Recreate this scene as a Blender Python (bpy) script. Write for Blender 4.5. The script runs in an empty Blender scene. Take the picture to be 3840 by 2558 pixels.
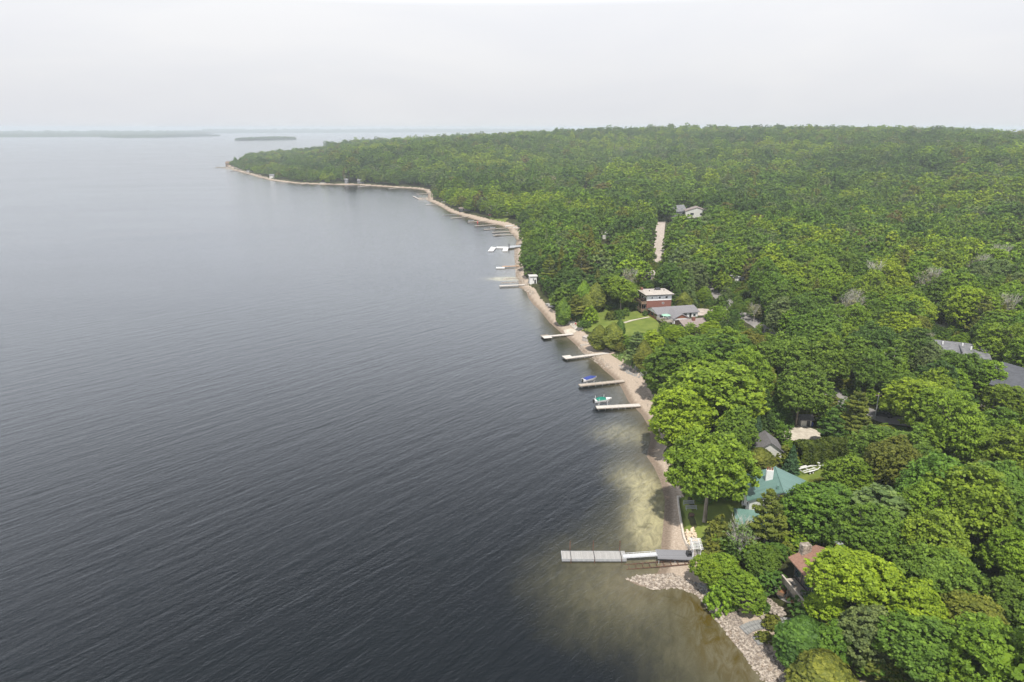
import bpy, math, random
import numpy as np
from mathutils import Vector
from mathutils.geometry import delaunay_2d_cdt
rng = np.random.default_rng(7); random.seed(7)
S = bpy.context.scene; col = S.collection
R = math.radians

# ------------------------------------------------------------ camera, sky, sun
PITCH = R(17.34); F = 2560.0; CH = 80.0
cd = bpy.data.cameras.new('camera'); cam = bpy.data.objects.new('camera', cd); col.objects.link(cam)
cam.location = (0, 0, CH); cam.rotation_euler = (R(90) - PITCH, 0, 0)
cd.lens = 24; cd.sensor_width = 36; cd.clip_start = 1; cd.clip_end = 60000
S.camera = cam
SUN_EL, SUN_AZ = 60, 178          # azimuth clockwise from +Y (the view direction): behind the camera
W = bpy.data.worlds.new('World'); S.world = W; W.use_nodes = True
nt = W.node_tree; nt.nodes.clear()
def N(nt, t, **k):
    n = nt.nodes.new(t)
    for a, v in k.items():
        if a.startswith('i_'): n.inputs[a[2:].replace('_', ' ')].default_value = v
        else: setattr(n, a, v)
    return n
out = N(nt, 'ShaderNodeOutputWorld'); mix = N(nt, 'ShaderNodeMixShader')
sky = N(nt, 'ShaderNodeTexSky', sky_type='NISHITA', sun_disc=False, sun_elevation=R(SUN_EL), sun_rotation=R(SUN_AZ), dust_density=4, altitude=80)
b1 = N(nt, 'ShaderNodeBackground', i_Strength=0.1); nt.links.new(sky.outputs[0], b1.inputs[0])
b2 = N(nt, 'ShaderNodeBackground', i_Strength=1.0)
tc = N(nt, 'ShaderNodeTexCoord'); mp = N(nt, 'ShaderNodeMapping'); mp.inputs['Scale'].default_value = (1.2, 1.2, 5)
nz = N(nt, 'ShaderNodeTexNoise', i_Scale=1.6, i_Detail=5, i_Roughness=0.55, i_Distortion=0.4)
cr = N(nt, 'ShaderNodeValToRGB')
cr.color_ramp.elements[0].position = .38; cr.color_ramp.elements[0].color = (.885, .895, .935, 1)
cr.color_ramp.elements[1].position = .66; cr.color_ramp.elements[1].color = (.955, .955, .97, 1)
nt.links.new(tc.outputs['Generated'], mp.inputs[0]); nt.links.new(mp.outputs[0], nz.inputs[0])
nt.links.new(nz.outputs[0], cr.inputs[0])
# brightness by height: unseen bright band and dim overhead, added for the water's reflections
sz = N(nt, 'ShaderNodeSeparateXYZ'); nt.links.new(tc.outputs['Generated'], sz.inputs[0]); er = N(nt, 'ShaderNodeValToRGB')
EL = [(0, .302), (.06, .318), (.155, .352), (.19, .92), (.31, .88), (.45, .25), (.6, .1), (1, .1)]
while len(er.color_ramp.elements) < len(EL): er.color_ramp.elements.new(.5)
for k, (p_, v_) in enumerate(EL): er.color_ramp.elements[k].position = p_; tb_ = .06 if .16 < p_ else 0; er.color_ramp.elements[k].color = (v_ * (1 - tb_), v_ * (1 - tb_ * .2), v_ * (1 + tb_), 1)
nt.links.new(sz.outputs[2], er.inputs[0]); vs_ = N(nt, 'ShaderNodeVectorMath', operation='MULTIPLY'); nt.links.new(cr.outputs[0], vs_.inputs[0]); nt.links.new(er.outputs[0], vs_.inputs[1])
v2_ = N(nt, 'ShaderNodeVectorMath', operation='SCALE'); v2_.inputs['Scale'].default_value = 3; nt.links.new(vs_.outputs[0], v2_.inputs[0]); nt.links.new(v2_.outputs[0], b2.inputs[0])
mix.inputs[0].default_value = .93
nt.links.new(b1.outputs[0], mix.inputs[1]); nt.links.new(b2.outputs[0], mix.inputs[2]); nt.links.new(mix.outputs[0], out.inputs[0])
sl = bpy.data.lights.new('sun', 'SUN'); sl.energy = 4.8; sl.angle = R(2.5); sl.color = (1, .95, .86)
sun = bpy.data.objects.new('sun', sl); col.objects.link(sun)
sd_ = Vector((math.sin(R(SUN_AZ)) * math.cos(R(SUN_EL)), math.cos(R(SUN_AZ)) * math.cos(R(SUN_EL)), math.sin(R(SUN_EL))))
sun.rotation_euler = sd_.to_track_quat('Z', 'Y').to_euler()
S.view_settings.view_transform = 'Standard'; S.view_settings.look = 'None'; S.view_settings.gamma = 1
S.view_settings.exposure = 0
cy = S.cycles; cy.max_bounces = 5; cy.diffuse_bounces = 2; cy.glossy_bounces = 2; cy.transmission_bounces = 2
cy.transparent_max_bounces = 4; cy.volume_bounces = 1; cy.caustics_reflective = False; cy.caustics_refractive = False
cy.use_adaptive_sampling = True; cy.adaptive_threshold = 0.02

# ------------------------------------------------------------ pixels (of the 3840 x 2558 photo) to world points
def rayd(u, v):
    a = (u - 1920) / F; b = (1279 - v) / F
    return np.array((a, math.cos(PITCH) + b * math.sin(PITCH), -math.sin(PITCH) + b * math.cos(PITCH)))
def P(u, v, z=0.0):
    d = rayd(u, v); t = (z - CH) / d[2]; return np.array((d[0] * t, d[1] * t, z))
def proj(x, y, z):
    zz = z - CH; dep = y * math.cos(PITCH) - zz * math.sin(PITCH); up = y * math.sin(PITCH) + zz * math.cos(PITCH)
    return 1920 + F * x / dep, 1279 - F * up / dep, dep

shore_px = [(3160, 2720), (3060, 2630), (2990, 2558 + 30), (2885, 2558), (2820, 2480), (2742, 2402), (2690, 2320), (2640, 2255), (2590, 2218), (2540, 2200),
 (2480, 2208), (2400, 2198), (2352, 2176), (2400, 2160), (2465, 2150), (2476, 2125), (2480, 2100), (2480, 2040), (2488, 1960), (2494, 1880), (2479, 1810),
 (2452, 1751), (2424, 1710), (2440, 1650), (2433, 1600), (2407, 1556), (2382, 1530), (2356, 1505), (2325, 1444), (2295, 1413), (2259, 1383), (2223, 1344),
 (2185, 1324), (2162, 1296), (2137, 1273), (2105, 1249), (2059, 1208), (2025, 1165), (2000, 1142), (1982, 1118), (1972, 1090), (1944, 1077), (1949, 1051),
 (1934, 1039), (1936, 1016), (1934, 993), (1929, 972), (1929, 934), (1939, 901), (1926, 883), (1908, 868), (1908, 859), (1878, 846), (1806, 831), (1755, 816),
 (1712, 803), (1684, 795), (1658, 778), (1628, 762), (1602, 752), (1606, 727), (1590, 713), (1560, 708), (1480, 703), (1344, 694), (1208, 692), (1106, 688), (1018, 677),
 (970, 665), (919, 650), (868, 637), (861, 628), (850, 621)]
sh = [P(u, v)[:2] for u, v in shore_px]
ring = np.array(sh + [(-636, 1600), (-690, 1780), (-770, 2060), (-650, 2500), (100, 2800), (1400, 3200), (3400, 3200), (3400, -300), (50, -300), (50, 0), (48, 40)])
SA = ring; SB = np.roll(ring, -1, axis=0)
def sdist(x, y):
    x = np.atleast_1d(np.asarray(x, float)); y = np.atleast_1d(np.asarray(y, float))
    shp = x.shape; x = x.ravel(); y = y.ravel(); o = np.empty(x.size)
    for c in range(0, x.size, 20000):
        px = x[c:c + 20000, None]; py = y[c:c + 20000, None]
        ax, ay = SA[:, 0], SA[:, 1]; bx, by = SB[:, 0], SB[:, 1]
        ex, ey = bx - ax, by - ay
        t = np.clip(((px - ax) * ex + (py - ay) * ey) / (ex * ex + ey * ey), 0, 1)
        d = np.sqrt(np.min((px - ax - t * ex) ** 2 + (py - ay - t * ey) ** 2, axis=1))
        cross = ((ay > py) != (by > py)) & (px < ex * (py - ay) / np.where(ey == 0, 1e-9, ey) + ax)
        ins = (np.sum(cross, axis=1) % 2) == 1
        o[c:c + 20000] = np.where(ins, d, -d)
    return o.reshape(shp)
def ss(x, a, b):
    t = np.clip((x - a) / (b - a), 0, 1); return t * t * (3 - 2 * t)
zs = [-.46, -.39, -.38, -.343, -.287, -.2125, -.119, -.0075, .086, .142, .198, .291, .403, .5145, .626, .716, .887, 1.3]
zv = [0, 0, 0, 0, 7.9, 16.2, 26.2, 38.6, 49.2, 54, 56.9, 55, 55, 52.9, 49, 39.5, 35.6, 35.6]
def beachw(y):
    return np.interp(y, [60, 100, 112, 120, 140, 160, 175, 200, 225, 290, 300, 420, 520, 600, 700, 900, 1100, 1400, 1600], [8, 8, 7, 5, 3.6, 4, 6, 8, 9, 7, 5, 4, 6, 10, 6, 6, 6.5, 6.5, 6])
def terrain(x, y, ds=None):
    x = np.asarray(x, float); y = np.asarray(y, float)
    if ds is None: ds = sdist(x, y)
    w = beachw(y)
    z = np.where(ds < 0, np.maximum(-4, .09 * ds), .09 * np.minimum(ds, w))
    z = z + 1.2 * ss(ds, w - .3, w + 1.5) + .03 * np.clip(ds - w, 0, 150)
    z = z + 3.0 * ss(ds, w + .5, w + 9) * (1 - ss(y, 106, 118))
    s = x / np.maximum(y, 1)
    k = ss(s, -.2, .2)
    zr = np.interp(s, zs, zv)
    z = z + zr * ss(ds, 12 + 250 * k, 240 + 800 * k)
    und = (np.sin(x * .021 + 1.3) * np.sin(y * .017 + .4) * 3.0 + np.sin(x * .009 - y * .006) * 4.5 + 3 * np.sin(x * .016 + y * .012)) * ss(ds, 130, 420) * (1 - ss(y, 1000, 1450))
    return z + und
def T(x, y): return float(terrain(np.array([x]), np.array([y]))[0])
def G(u, v, h=0.0):
    """world point where the view ray of a photo pixel meets the ground raised by h"""
    d = rayd(u, v); t0 = (.3 - CH) / d[2] if d[2] < -1e-3 else 2500
    ts = np.linspace(max(60, t0 * .35), min(t0 * 1.01, 2600), 220)
    for _ in range(3):
        p = d[None, :] * ts[:, None]; zz = p[:, 2] + CH
        g = np.maximum(terrain(p[:, 0], p[:, 1]), 0) + h
        below = np.nonzero(zz <= g)[0]
        i = below[0] if len(below) else len(ts) - 1
        i = max(i, 1); ts = np.linspace(ts[i - 1], ts[i], 12)
    p = d * ts[-1]; return np.array((p[0], p[1], T(p[0], p[1])))

# ------------------------------------------------------------ helpers
def tag(o, label=None, cat=None, group=None, kind=None):
    if label: o['label'] = label
    if cat: o['category'] = cat
    if group: o['group'] = group
    if kind: o['kind'] = kind
    return o
def empty(name, loc, rz=0):
    o = bpy.data.objects.new(name, None); col.objects.link(o); o.location = loc; o.rotation_euler = (0, 0, rz); o.empty_display_size = .2
    return o
class MB:
    def __init__(s): s.v = []; s.f = []
    def add(s, vs, fs):
        n = len(s.v); s.v += [tuple(map(float, q)) for q in vs]; s.f += [tuple(n + i for i in f) for f in fs]; return s
    def hexa(s, q): return s.add(q, [(3, 2, 1, 0), (4, 5, 6, 7), (0, 1, 5, 4), (1, 2, 6, 5), (2, 3, 7, 6), (3, 0, 4, 7)])
    def box(s, x0, x1, y0, y1, z0, z1):
        return s.hexa([(x0, y0, z0), (x1, y0, z0), (x1, y1, z0), (x0, y1, z0), (x0, y0, z1), (x1, y0, z1), (x1, y1, z1), (x0, y1, z1)])
    def prism(s, poly, z0, z1):          # poly: xy list, counter-clockwise
        n = len(poly); s.add([(x, y, z0) for x, y in poly] + [(x, y, z1) for x, y in poly],
            [tuple(range(n))[::-1], tuple(range(n, 2 * n))] + [(i, (i + 1) % n, n + (i + 1) % n, n + i) for i in range(n)]); return s
    def extr(s, prof, a0, a1, axis='y'):  # profile in (other, z), swept along axis
        n = len(prof)
        f = (lambda p, a: (p[0], a, p[1])) if axis == 'y' else (lambda p, a: (a, p[0], p[1]))
        return s.add([f(p, a0) for p in prof] + [f(p, a1) for p in prof],
            [tuple(range(n)), tuple(range(n, 2 * n))[::-1]] + [(i, n + i, n + (i + 1) % n, (i + 1) % n) for i in range(n)])
    def tube(s, p, q, r0, r1=None, n=8):
        p = Vector(p); q = Vector(q); r1 = r0 if r1 is None else r1
        d = (q - p).normalized(); a = d.orthogonal().normalized(); b = d.cross(a)
        vs = [p + (a * math.cos(t) + b * math.sin(t)) * r0 for t in [6.2832 * i / n for i in range(n)]]
        vs += [q + (a * math.cos(t) + b * math.sin(t)) * r1 for t in [6.2832 * i / n for i in range(n)]]
        return s.add(vs, [(i, (i + 1) % n, n + (i + 1) % n, n + i) for i in range(n)] + [tuple(range(n))[::-1], tuple(range(n, 2 * n))])
    def build(s, name, mat, parent=None, loc=None, smooth=False):
        me = bpy.data.meshes.new(name); me.from_pydata(s.v, [], s.f); me.materials.append(mat); me.update()
        if smooth:
            for p in me.polygons: p.use_smooth = True
        o = bpy.data.objects.new(name, me); col.objects.link(o)
        if parent: o.parent = parent
        if loc is not None: o.location = loc
        return o
def copy_tree(o, parent=None):
    c = o.copy(); col.objects.link(c); c.parent = parent
    for ch in list(o.children): copy_tree(ch, c)
    return c

# ------------------------------------------------------------ materials
def mat(name, c1, c2=None, scale=1.0, rough=.8, bump=0.0, detail=4, metal=0, stretch=(1, 1, 1), spec=.5, coord='Object', p0=.35, p1=.65, bscale=None):
    m = bpy.data.materials.new(name); m.use_nodes = True; nt = m.node_tree; b = nt.nodes['Principled BSDF']
    b.inputs['Roughness'].default_value = rough; b.inputs['Metallic'].default_value = metal; b.inputs['Specular IOR Level'].default_value = spec
    if c2 is None: b.inputs['Base Color'].default_value = (*c1, 1)
    else:
        t = N(nt, 'ShaderNodeTexCoord'); mp = N(nt, 'ShaderNodeMapping'); mp.inputs['Scale'].default_value = stretch
        nz = N(nt, 'ShaderNodeTexNoise', i_Scale=scale, i_Detail=detail, i_Roughness=.6)
        r = N(nt, 'ShaderNodeValToRGB'); r.color_ramp.elements[0].position = p0; r.color_ramp.elements[1].position = p1
        r.color_ramp.elements[0].color = (*c1, 1); r.color_ramp.elements[1].color = (*c2, 1)
        nt.links.new(t.outputs[coord], mp.inputs[0]); nt.links.new(mp.outputs[0], nz.inputs[0])
        nt.links.new(nz.outputs[0], r.inputs[0]); nt.links.new(r.outputs[0], b.inputs['Base Color'])
        if bump:
            bp = N(nt, 'ShaderNodeBump', i_Strength=bump, i_Distance=.1); nt.links.new(nz.outputs[0], bp.inputs['Height']); nt.links.new(bp.outputs[0], b.inputs['Normal'])
    return m
def stripes(name, base, line, period, axis='X', rough=.7, width=.12, var=.12, spec=.4):
    """boards or seams: thin lines every period metres plus a tone of its own for each board"""
    m = bpy.data.materials.new(name); m.use_nodes = True; nt = m.node_tree; b = nt.nodes['Principled BSDF']
    b.inputs['Roughness'].default_value = rough; b.inputs['Specular IOR Level'].default_value = spec
    t = N(nt, 'ShaderNodeTexCoord'); sp = N(nt, 'ShaderNodeSeparateXYZ'); nt.links.new(t.outputs['Object'], sp.inputs[0])
    dv = N(nt, 'ShaderNodeMath', operation='DIVIDE'); dv.inputs[1].default_value = period; nt.links.new(sp.outputs[axis], dv.inputs[0])
    fr = N(nt, 'ShaderNodeMath', operation='FRACT'); nt.links.new(dv.outputs[0], fr.inputs[0])
    fl = N(nt, 'ShaderNodeMath', operation='FLOOR'); nt.links.new(dv.outputs[0], fl.inputs[0])
    wn = N(nt, 'ShaderNodeTexWhiteNoise', noise_dimensions='1D'); nt.links.new(fl.outputs[0], wn.inputs['W'])
    nz = N(nt, 'ShaderNodeTexNoise', i_Scale=1.3, i_Detail=5); nt.links.new(t.outputs['Object'], nz.inputs[0])
    ad = N(nt, 'ShaderNodeMath', operation='ADD'); nt.links.new(wn.outputs[0], ad.inputs[0]); nt.links.new(nz.outputs[0], ad.inputs[1])
    mr = N(nt, 'ShaderNodeMapRange'); mr.inputs['From Max'].default_value = 2; mr.inputs['To Min'].default_value = 1 - var * 1.6; mr.inputs['To Max'].default_value = 1 + var * 1.6
    nt.links.new(ad.outputs[0], mr.inputs[0])
    lt = N(nt, 'ShaderNodeMath', operation='LESS_THAN'); lt.inputs[1].default_value = width; nt.links.new(fr.outputs[0], lt.inputs[0])
    vm = N(nt, 'ShaderNodeVectorMath', operation='SCALE'); vm.inputs[0].default_value = base; nt.links.new(mr.outputs[0], vm.inputs['Scale'])
    mx = N(nt, 'ShaderNodeMix', data_type='RGBA'); nt.links.new(lt.outputs[0], mx.inputs[0]); nt.links.new(vm.outputs[0], mx.inputs[6]); mx.inputs[7].default_value = (*line, 1)
    nt.links.new(mx.outputs[2], b.inputs['Base Color'])
    return m
def leafmat():
    m = bpy.data.materials.new('foliage'); m.use_nodes = True; nt = m.node_tree; b = nt.nodes['Principled BSDF']; o = nt.nodes['Material Output']
    b.inputs['Roughness'].default_value = .6; b.inputs['Specular IOR Level'].default_value = .25
    a = N(nt, 'ShaderNodeAttribute', attribute_type='INSTANCER', attribute_name='tint')
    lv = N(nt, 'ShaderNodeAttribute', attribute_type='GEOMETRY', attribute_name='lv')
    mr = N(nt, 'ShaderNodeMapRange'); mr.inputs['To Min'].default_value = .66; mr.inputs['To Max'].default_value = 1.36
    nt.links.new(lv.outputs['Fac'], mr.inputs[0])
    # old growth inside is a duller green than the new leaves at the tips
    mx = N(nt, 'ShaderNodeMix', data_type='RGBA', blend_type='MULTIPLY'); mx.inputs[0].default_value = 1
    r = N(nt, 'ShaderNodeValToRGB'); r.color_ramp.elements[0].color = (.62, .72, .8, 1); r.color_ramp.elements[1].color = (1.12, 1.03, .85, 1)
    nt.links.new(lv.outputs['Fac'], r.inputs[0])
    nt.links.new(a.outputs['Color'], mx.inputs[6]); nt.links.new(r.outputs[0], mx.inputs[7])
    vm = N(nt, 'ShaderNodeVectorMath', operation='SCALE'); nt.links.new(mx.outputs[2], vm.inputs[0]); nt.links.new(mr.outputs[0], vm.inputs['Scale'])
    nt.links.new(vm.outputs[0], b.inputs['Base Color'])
    tr = N(nt, 'ShaderNodeBsdfTranslucent'); nt.links.new(vm.outputs[0], tr.inputs[0])
    ms = N(nt, 'ShaderNodeMixShader'); ms.inputs[0].default_value = .25
    nt.links.new(b.outputs[0], ms.inputs[1]); nt.links.new(tr.outputs[0], ms.inputs[2]); nt.links.new(ms.outputs[0], o.inputs[0])
    return m
M = dict(
 leaf=leafmat(),
 bark=mat('bark', (.16, .13, .105), (.30, .26, .22), 3, .9, .4, stretch=(1, 1, .3)),
 pale_bark=mat('pale_bark', (.33, .30, .27), (.55, .52, .48), 3, .85, .3, stretch=(1, 1, .3)),
 grey_deck=stripes('grey_deck_boards', (.42, .41, .40), (.2, .19, .19), .2, 'X', .75, .12, .12),
 dark_deck=stripes('dark_deck_boards', (.25, .25, .27), (.14, .14, .15), .2, 'Y', .6, .1, .1),
 pale_deck=stripes('pale_deck_boards', (.66, .62, .58), (.36, .33, .3), .2, 'X', .8, .1, .1),
 worn_deck=stripes('worn_deck_boards', (.50, .44, .38), (.24, .2, .17), .2, 'X', .85, .12, .16),
 orange_deck=stripes('orange_cedar_boards', (.62, .38, .22), (.3, .17, .09), .2, 'X', .8, .1, .15),
 brown_wood=mat('brown_wood', (.15, .10, .07), (.26, .18, .12), 2, .85, .1),
 old_wood=mat('old_wood', (.17, .14, .11), (.33, .28, .23), 2, .9, .1),
 rust=mat('rusty_steel', (.06, .05, .045), (.2, .09, .05), 4, .7),
 steel=mat('galvanised_steel', (.42, .43, .45), (.55, .56, .58), 2, .45, metal=.3),
 alu=mat('aluminium', (.62, .63, .66), (.75, .76, .78), 3, .4, metal=.2),
 white=mat('white_paint', (.74, .74, .74), (.82, .82, .82), 1.5, .5),
 offwhite=mat('off_white_siding', (.58, .57, .54), (.68, .67, .64), .8, .7),
 dark=mat('dark_paint', (.025, .025, .028), (.05, .05, .055), 2, .5),
 glass=mat('window_glass', (.03, .04, .05), None, rough=.08, spec=.8),
 brick=mat('brick_wall', (.17, .07, .05), (.25, .11, .085), 6, .9, .2, stretch=(1, 1, 3)),
 green_roof=stripes('green_metal_roof', (.135, .245, .215), (.075, .15, .13), .45, 'Y', .42, .12, .10),
 green_roof2=mat('green_roof_side', (.125, .23, .20), (.15, .265, .23), .4, .45),
 grey_shingle=mat('grey_shingles', (.19, .185, .20), (.27, .26, .275), 3, .9, .2),
 dark_shingle=mat('dark_shingles', (.13, .125, .13), (.2, .19, .195), 3, .9, .2),
 slate=mat('weathered_grey_roof', (.13, .132, .145), (.25, .25, .265), .7, .85, detail=8),
 brown_shingle=mat('brown_shingles', (.23, .125, .09), (.33, .19, .14), 3, .9, .2),
 mauve_shingle=mat('mauve_brown_shingles', (.25, .205, .195), (.33, .27, .255), 3, .9, .2),
 gravel_roof=mat('tar_and_gravel_roof', (.42, .38, .345), (.54, .49, .45), .6, .95, .1),
 cedar_gable=mat('stained_wood_gable', (.22, .085, .045), (.3, .13, .07), 2, .8),
 teal=mat('teal_plastic', (.03, .42, .50), None, rough=.4), red=mat('red_plastic', (.62, .05, .06), (.7, .1, .1), 3, .45),
 yellow=mat('yellow_plastic', (.8, .5, .03), None, rough=.35), blue=mat('blue_canvas', (.02, .045, .25), (.04, .07, .32), 5, .7),
 green_canvas=mat('green_canvas', (.0, .17, .12), (.0, .24, .17), 4, .7), mint=mat('mint_canvas', (.30, .55, .42), (.36, .62, .48), 3, .7),
 gel=mat('white_gelcoat', (.8, .8, .8), None, rough=.2), rubber=mat('black_rubber', (.02, .02, .02), None, rough=.7),
 concrete=mat('concrete', (.40, .37, .33), (.56, .52, .47), 1.2, .9, .2), cushion=mat('brown_wicker', (.22, .10, .045), (.32, .16, .08), 5, .8),
 stone=mat('limestone', (.20, .165, .135), (.50, .435, .37), 2.4, .9, .3, coord='Object', p0=.42, p1=.6),
 gold_stone=mat('buff_boulder', (.60, .47, .33), (.75, .62, .47), 1.5, .85, .3),
 slate_stone=mat('grey_flagstone', (.17, .17, .17), (.34, .34, .33), 1.5, .85, .2),
 asphalt=mat('worn_asphalt', (.20, .19, .19), (.34, .32, .31), .25, .95, .1, detail=8), gravel=mat('pale_gravel', (.46, .41, .34), (.66, .60, .51), .5, .95, .2, detail=9),
 pink_gravel=mat('pinkish_gravel', (.42, .36, .32), (.58, .51, .46), .4, .95, .2, detail=9),
 grass=mat('lawn_grass', (.115, .165, .02), (.20, .245, .04), .22, .95, .2, detail=9),
 dim_grass=mat('rough_grass', (.06, .11, .018), (.13, .17, .04), .4, .95, .3, detail=9),
)

# ------------------------------------------------------------ land
def grid_mesh(name, ys, ss_, zfun, kindattrs, material, drop=None):
    Y, SX = np.meshgrid(ys, ss_, indexing='ij'); X = SX * np.maximum(Y, 60) 
    n, m = X.shape
    ds = sdist(X.ravel(), Y.ravel()).reshape(n, m)
    Z = zfun(X, Y, ds)
    co = np.stack([X, Y, Z], -1).reshape(-1, 3)
    i = np.arange(n * m).reshape(n, m)
    q = np.stack([i[:-1, :-1], i[:-1, 1:], i[1:, 1:], i[1:, :-1]], -1).reshape(-1, 4)
    if drop is not None:
        keep = ~np.all(drop(X, Y, ds).ravel()[q], axis=1); q = q[keep]
    me = bpy.data.meshes.new(name); me.vertices.add(len(co)); me.vertices.foreach_set('co', co.astype('f').ravel())
    me.loops.add(q.size); me.loops.foreach_set('vertex_index', q.astype('i').ravel())
    me.polygons.add(len(q)); me.polygons.foreach_set('loop_start', np.arange(0, q.size, 4, dtype='i'))
    me.update(calc_edges=True); me.validate()
    me.polygons.foreach_set('use_smooth', np.ones(len(me.polygons), bool))
    for an, af in kindattrs.items():
        at = me.attributes.new(an, 'FLOAT', 'POINT'); at.data.foreach_set('value', af(X, Y, ds).astype('f').ravel())
    me.materials.append(material)
    o = bpy.data.objects.new(name, me); col.objects.link(o); return o

gm = bpy.data.materials.new('forest_floor_and_sand'); gm.use_nodes = True; nt = gm.node_tree; b = nt.nodes['Principled BSDF']
b.inputs['Roughness'].default_value = .95; b.inputs['Specular IOR Level'].default_value = .2
def attr(nt, n, t='GEOMETRY'): return N(nt, 'ShaderNodeAttribute', attribute_type=t, attribute_name=n)
def ramp(nt, src, stops):
    r = N(nt, 'ShaderNodeValToRGB'); e = r.color_ramp.elements
    while len(e) < len(stops): e.new(.5)
    for k, (p, c) in enumerate(stops): e[k].position = p; e[k].color = (*c, 1)
    nt.links.new(src, r.inputs[0]); return r.outputs[0]
def noise(nt, scale, detail=5, dist=0, stretch=None, rot=0, rough=.55):
    t = N(nt, 'ShaderNodeTexCoord'); n = N(nt, 'ShaderNodeTexNoise', i_Scale=scale, i_Detail=detail, i_Distortion=dist, i_Roughness=rough)
    if stretch:
        mp = N(nt, 'ShaderNodeMapping'); mp.inputs['Rotation'].default_value = (0, 0, rot); mp2 = N(nt, 'ShaderNodeMapping'); mp2.inputs['Scale'].default_value = stretch
        nt.links.new(t.outputs['Object'], mp.inputs[0]); nt.links.new(mp.outputs[0], mp2.inputs[0]); nt.links.new(mp2.outputs[0], n.inputs[0])
    else: nt.links.new(t.outputs['Object'], n.inputs[0])
    return n.outputs[0]
def mixc(nt, f, a, b_):
    m = N(nt, 'ShaderNodeMix', data_type='RGBA')
    for i, s in ((0, f), (6, a), (7, b_)):
        if isinstance(s, (tuple, float, int)): m.inputs[i].default_value = (*s, 1) if isinstance(s, tuple) else s
        else: nt.links.new(s, m.inputs[i])
    return m.outputs[2]
def mth(nt, op, a, b_=None, c=None, clamp=False):
    m = N(nt, 'ShaderNodeMath', operation=op); m.use_clamp = clamp
    for i, s in ((0, a), (1, b_), (2, c)):
        if s is None: continue
        if isinstance(s, (float, int)): m.inputs[i].default_value = s
        else: nt.links.new(s, m.inputs[i])
    return m.outputs[0]
nA = noise(nt, .35, 8); nB = noise(nt, 2.5, 8)
forest = ramp(nt, nA, [(.35, (.03, .035, .012)), (.65, (.075, .08, .03))])
sandc = ramp(nt, nB, [(.3, (.36, .29, .23)), (.55, (.47, .385, .31)), (.75, (.62, .53, .44))])
wet = mixc(nt, ramp(nt, nB, [(.4, (0, 0, 0)), (.6, (1, 1, 1))]), (.20, .155, .115), (.27, .21, .165))
sw = attr(nt, 'wet').outputs['Fac']; sand = attr(nt, 'sand').outputs['Fac']
c1_ = mixc(nt, sw, sandc, wet)
sj = mth(nt, 'ADD', sand, mth(nt, 'MULTIPLY', mth(nt, 'SUBTRACT', nA, .5), .9), clamp=True)
sj2 = ramp(nt, sj, [(.42, (0, 0, 0)), (.58, (1, 1, 1))])
nt.links.new(mixc(nt, sj2, forest, c1_), b.inputs['Base Color'])
bp = N(nt, 'ShaderNodeBump', i_Strength=.5, i_Distance=.25); nt.links.new(nB, bp.inputs['Height']); nt.links.new(bp.outputs[0], b.inputs['Normal'])
ys = np.concatenate([[-60, -20, 20], np.exp(np.arange(math.log(40), math.log(2900), .0065))])
land = grid_mesh('ground', ys, np.arange(-.62, 1.35, .0042), lambda X, Y, d: terrain(X, Y, d),
    {'sand': lambda X, Y, d: 1 - ss(d, beachw(Y) - 1, beachw(Y) + 1.5), 'wet': lambda X, Y, d: 1 - ss(d, 1.2, 2.4)}, gm, drop=lambda X, Y, d: d < -40)
tag(land, kind='structure')

# far shore and islands: low wooded land at its real distance
fm = bpy.data.materials.new('distant_woodland'); fm.use_nodes = True; nt = fm.node_tree; b = nt.nodes['Principled BSDF']; b.inputs['Roughness'].default_value = 1; b.inputs['Specular IOR Level'].default_value = 0
nt.links.new(ramp(nt, noise(nt, .012, 6), [(.35, (.025, .045, .018)), (.7, (.075, .10, .035))]), b.inputs['Base Color'])
def far_land(name, near, depth, h0, h1, step=22, both=False):
    """a wooded strip: its near edge follows near, treetops uneven"""
    pts = []
    for (a, c) in zip(near[:-1], near[1:]):
        a = np.array(a); c = np.array(c); k = max(2, int(np.linalg.norm(c - a) / step)); pts += [a + (c - a) * i / k for i in range(k)]
    pts.append(np.array(near[-1])); n = len(pts); L = [0, 8, 30, 120, 400, 1200, depth] if depth > 1500 else list(np.array([0, .03, .1, .3, .6, .85, .97, 1]) * depth)
    V = []; 
    for i, p in enumerate(pts):
        e = math.sin(math.pi * i / (n - 1)) ** .35 if both else 1
        d = p / np.linalg.norm(p) if not both else np.array((0, 1.0))
        for j, l in enumerate(L):
            z = 0 if j == 0 or (both and j == len(L) - 1) else (h0 + (h1 - h0) * min(1, l / depth) ** .7) * (.7 + .5 * rng.random()) * (.35 + .65 * e) * (.6 if j == 1 else 1)
            V.append((*(p + d * l * (e if both else 1)), z - (.5 if j == 0 else 0)))
    m = len(L); mb = MB(); mb.v = V; mb.f = [(i * m + j, (i + 1) * m + j, (i + 1) * m + j + 1, i * m + j + 1) for i in range(n - 1) for j in range(m - 1)]
    return mb.build(name, fm)
tag(far_land('hills', [P(u, v)[:2] for u, v in [(-900, 517), (0, 514.5), (300, 513), (640, 511.5), (700, 509), (760, 506), (800, 501)]], 5000, 14, 42), kind='structure')
tag(far_land('hills', [P(u, v)[:2] for u, v in [(760, 500.5), (1100, 498), (1600, 496.5), (2100, 496), (3000, 496), (4400, 496)]], 3500, 20, 60, 60), kind='structure')
tag(far_land('island', [P(u, v)[:2] for u, v in [(378, 514.5), (450, 517), (600, 515.5), (815, 510.5)]], 330, 15, 19, 20, True), 'long low wooded island, hazy blue, in front of the far shore', 'island')

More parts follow.
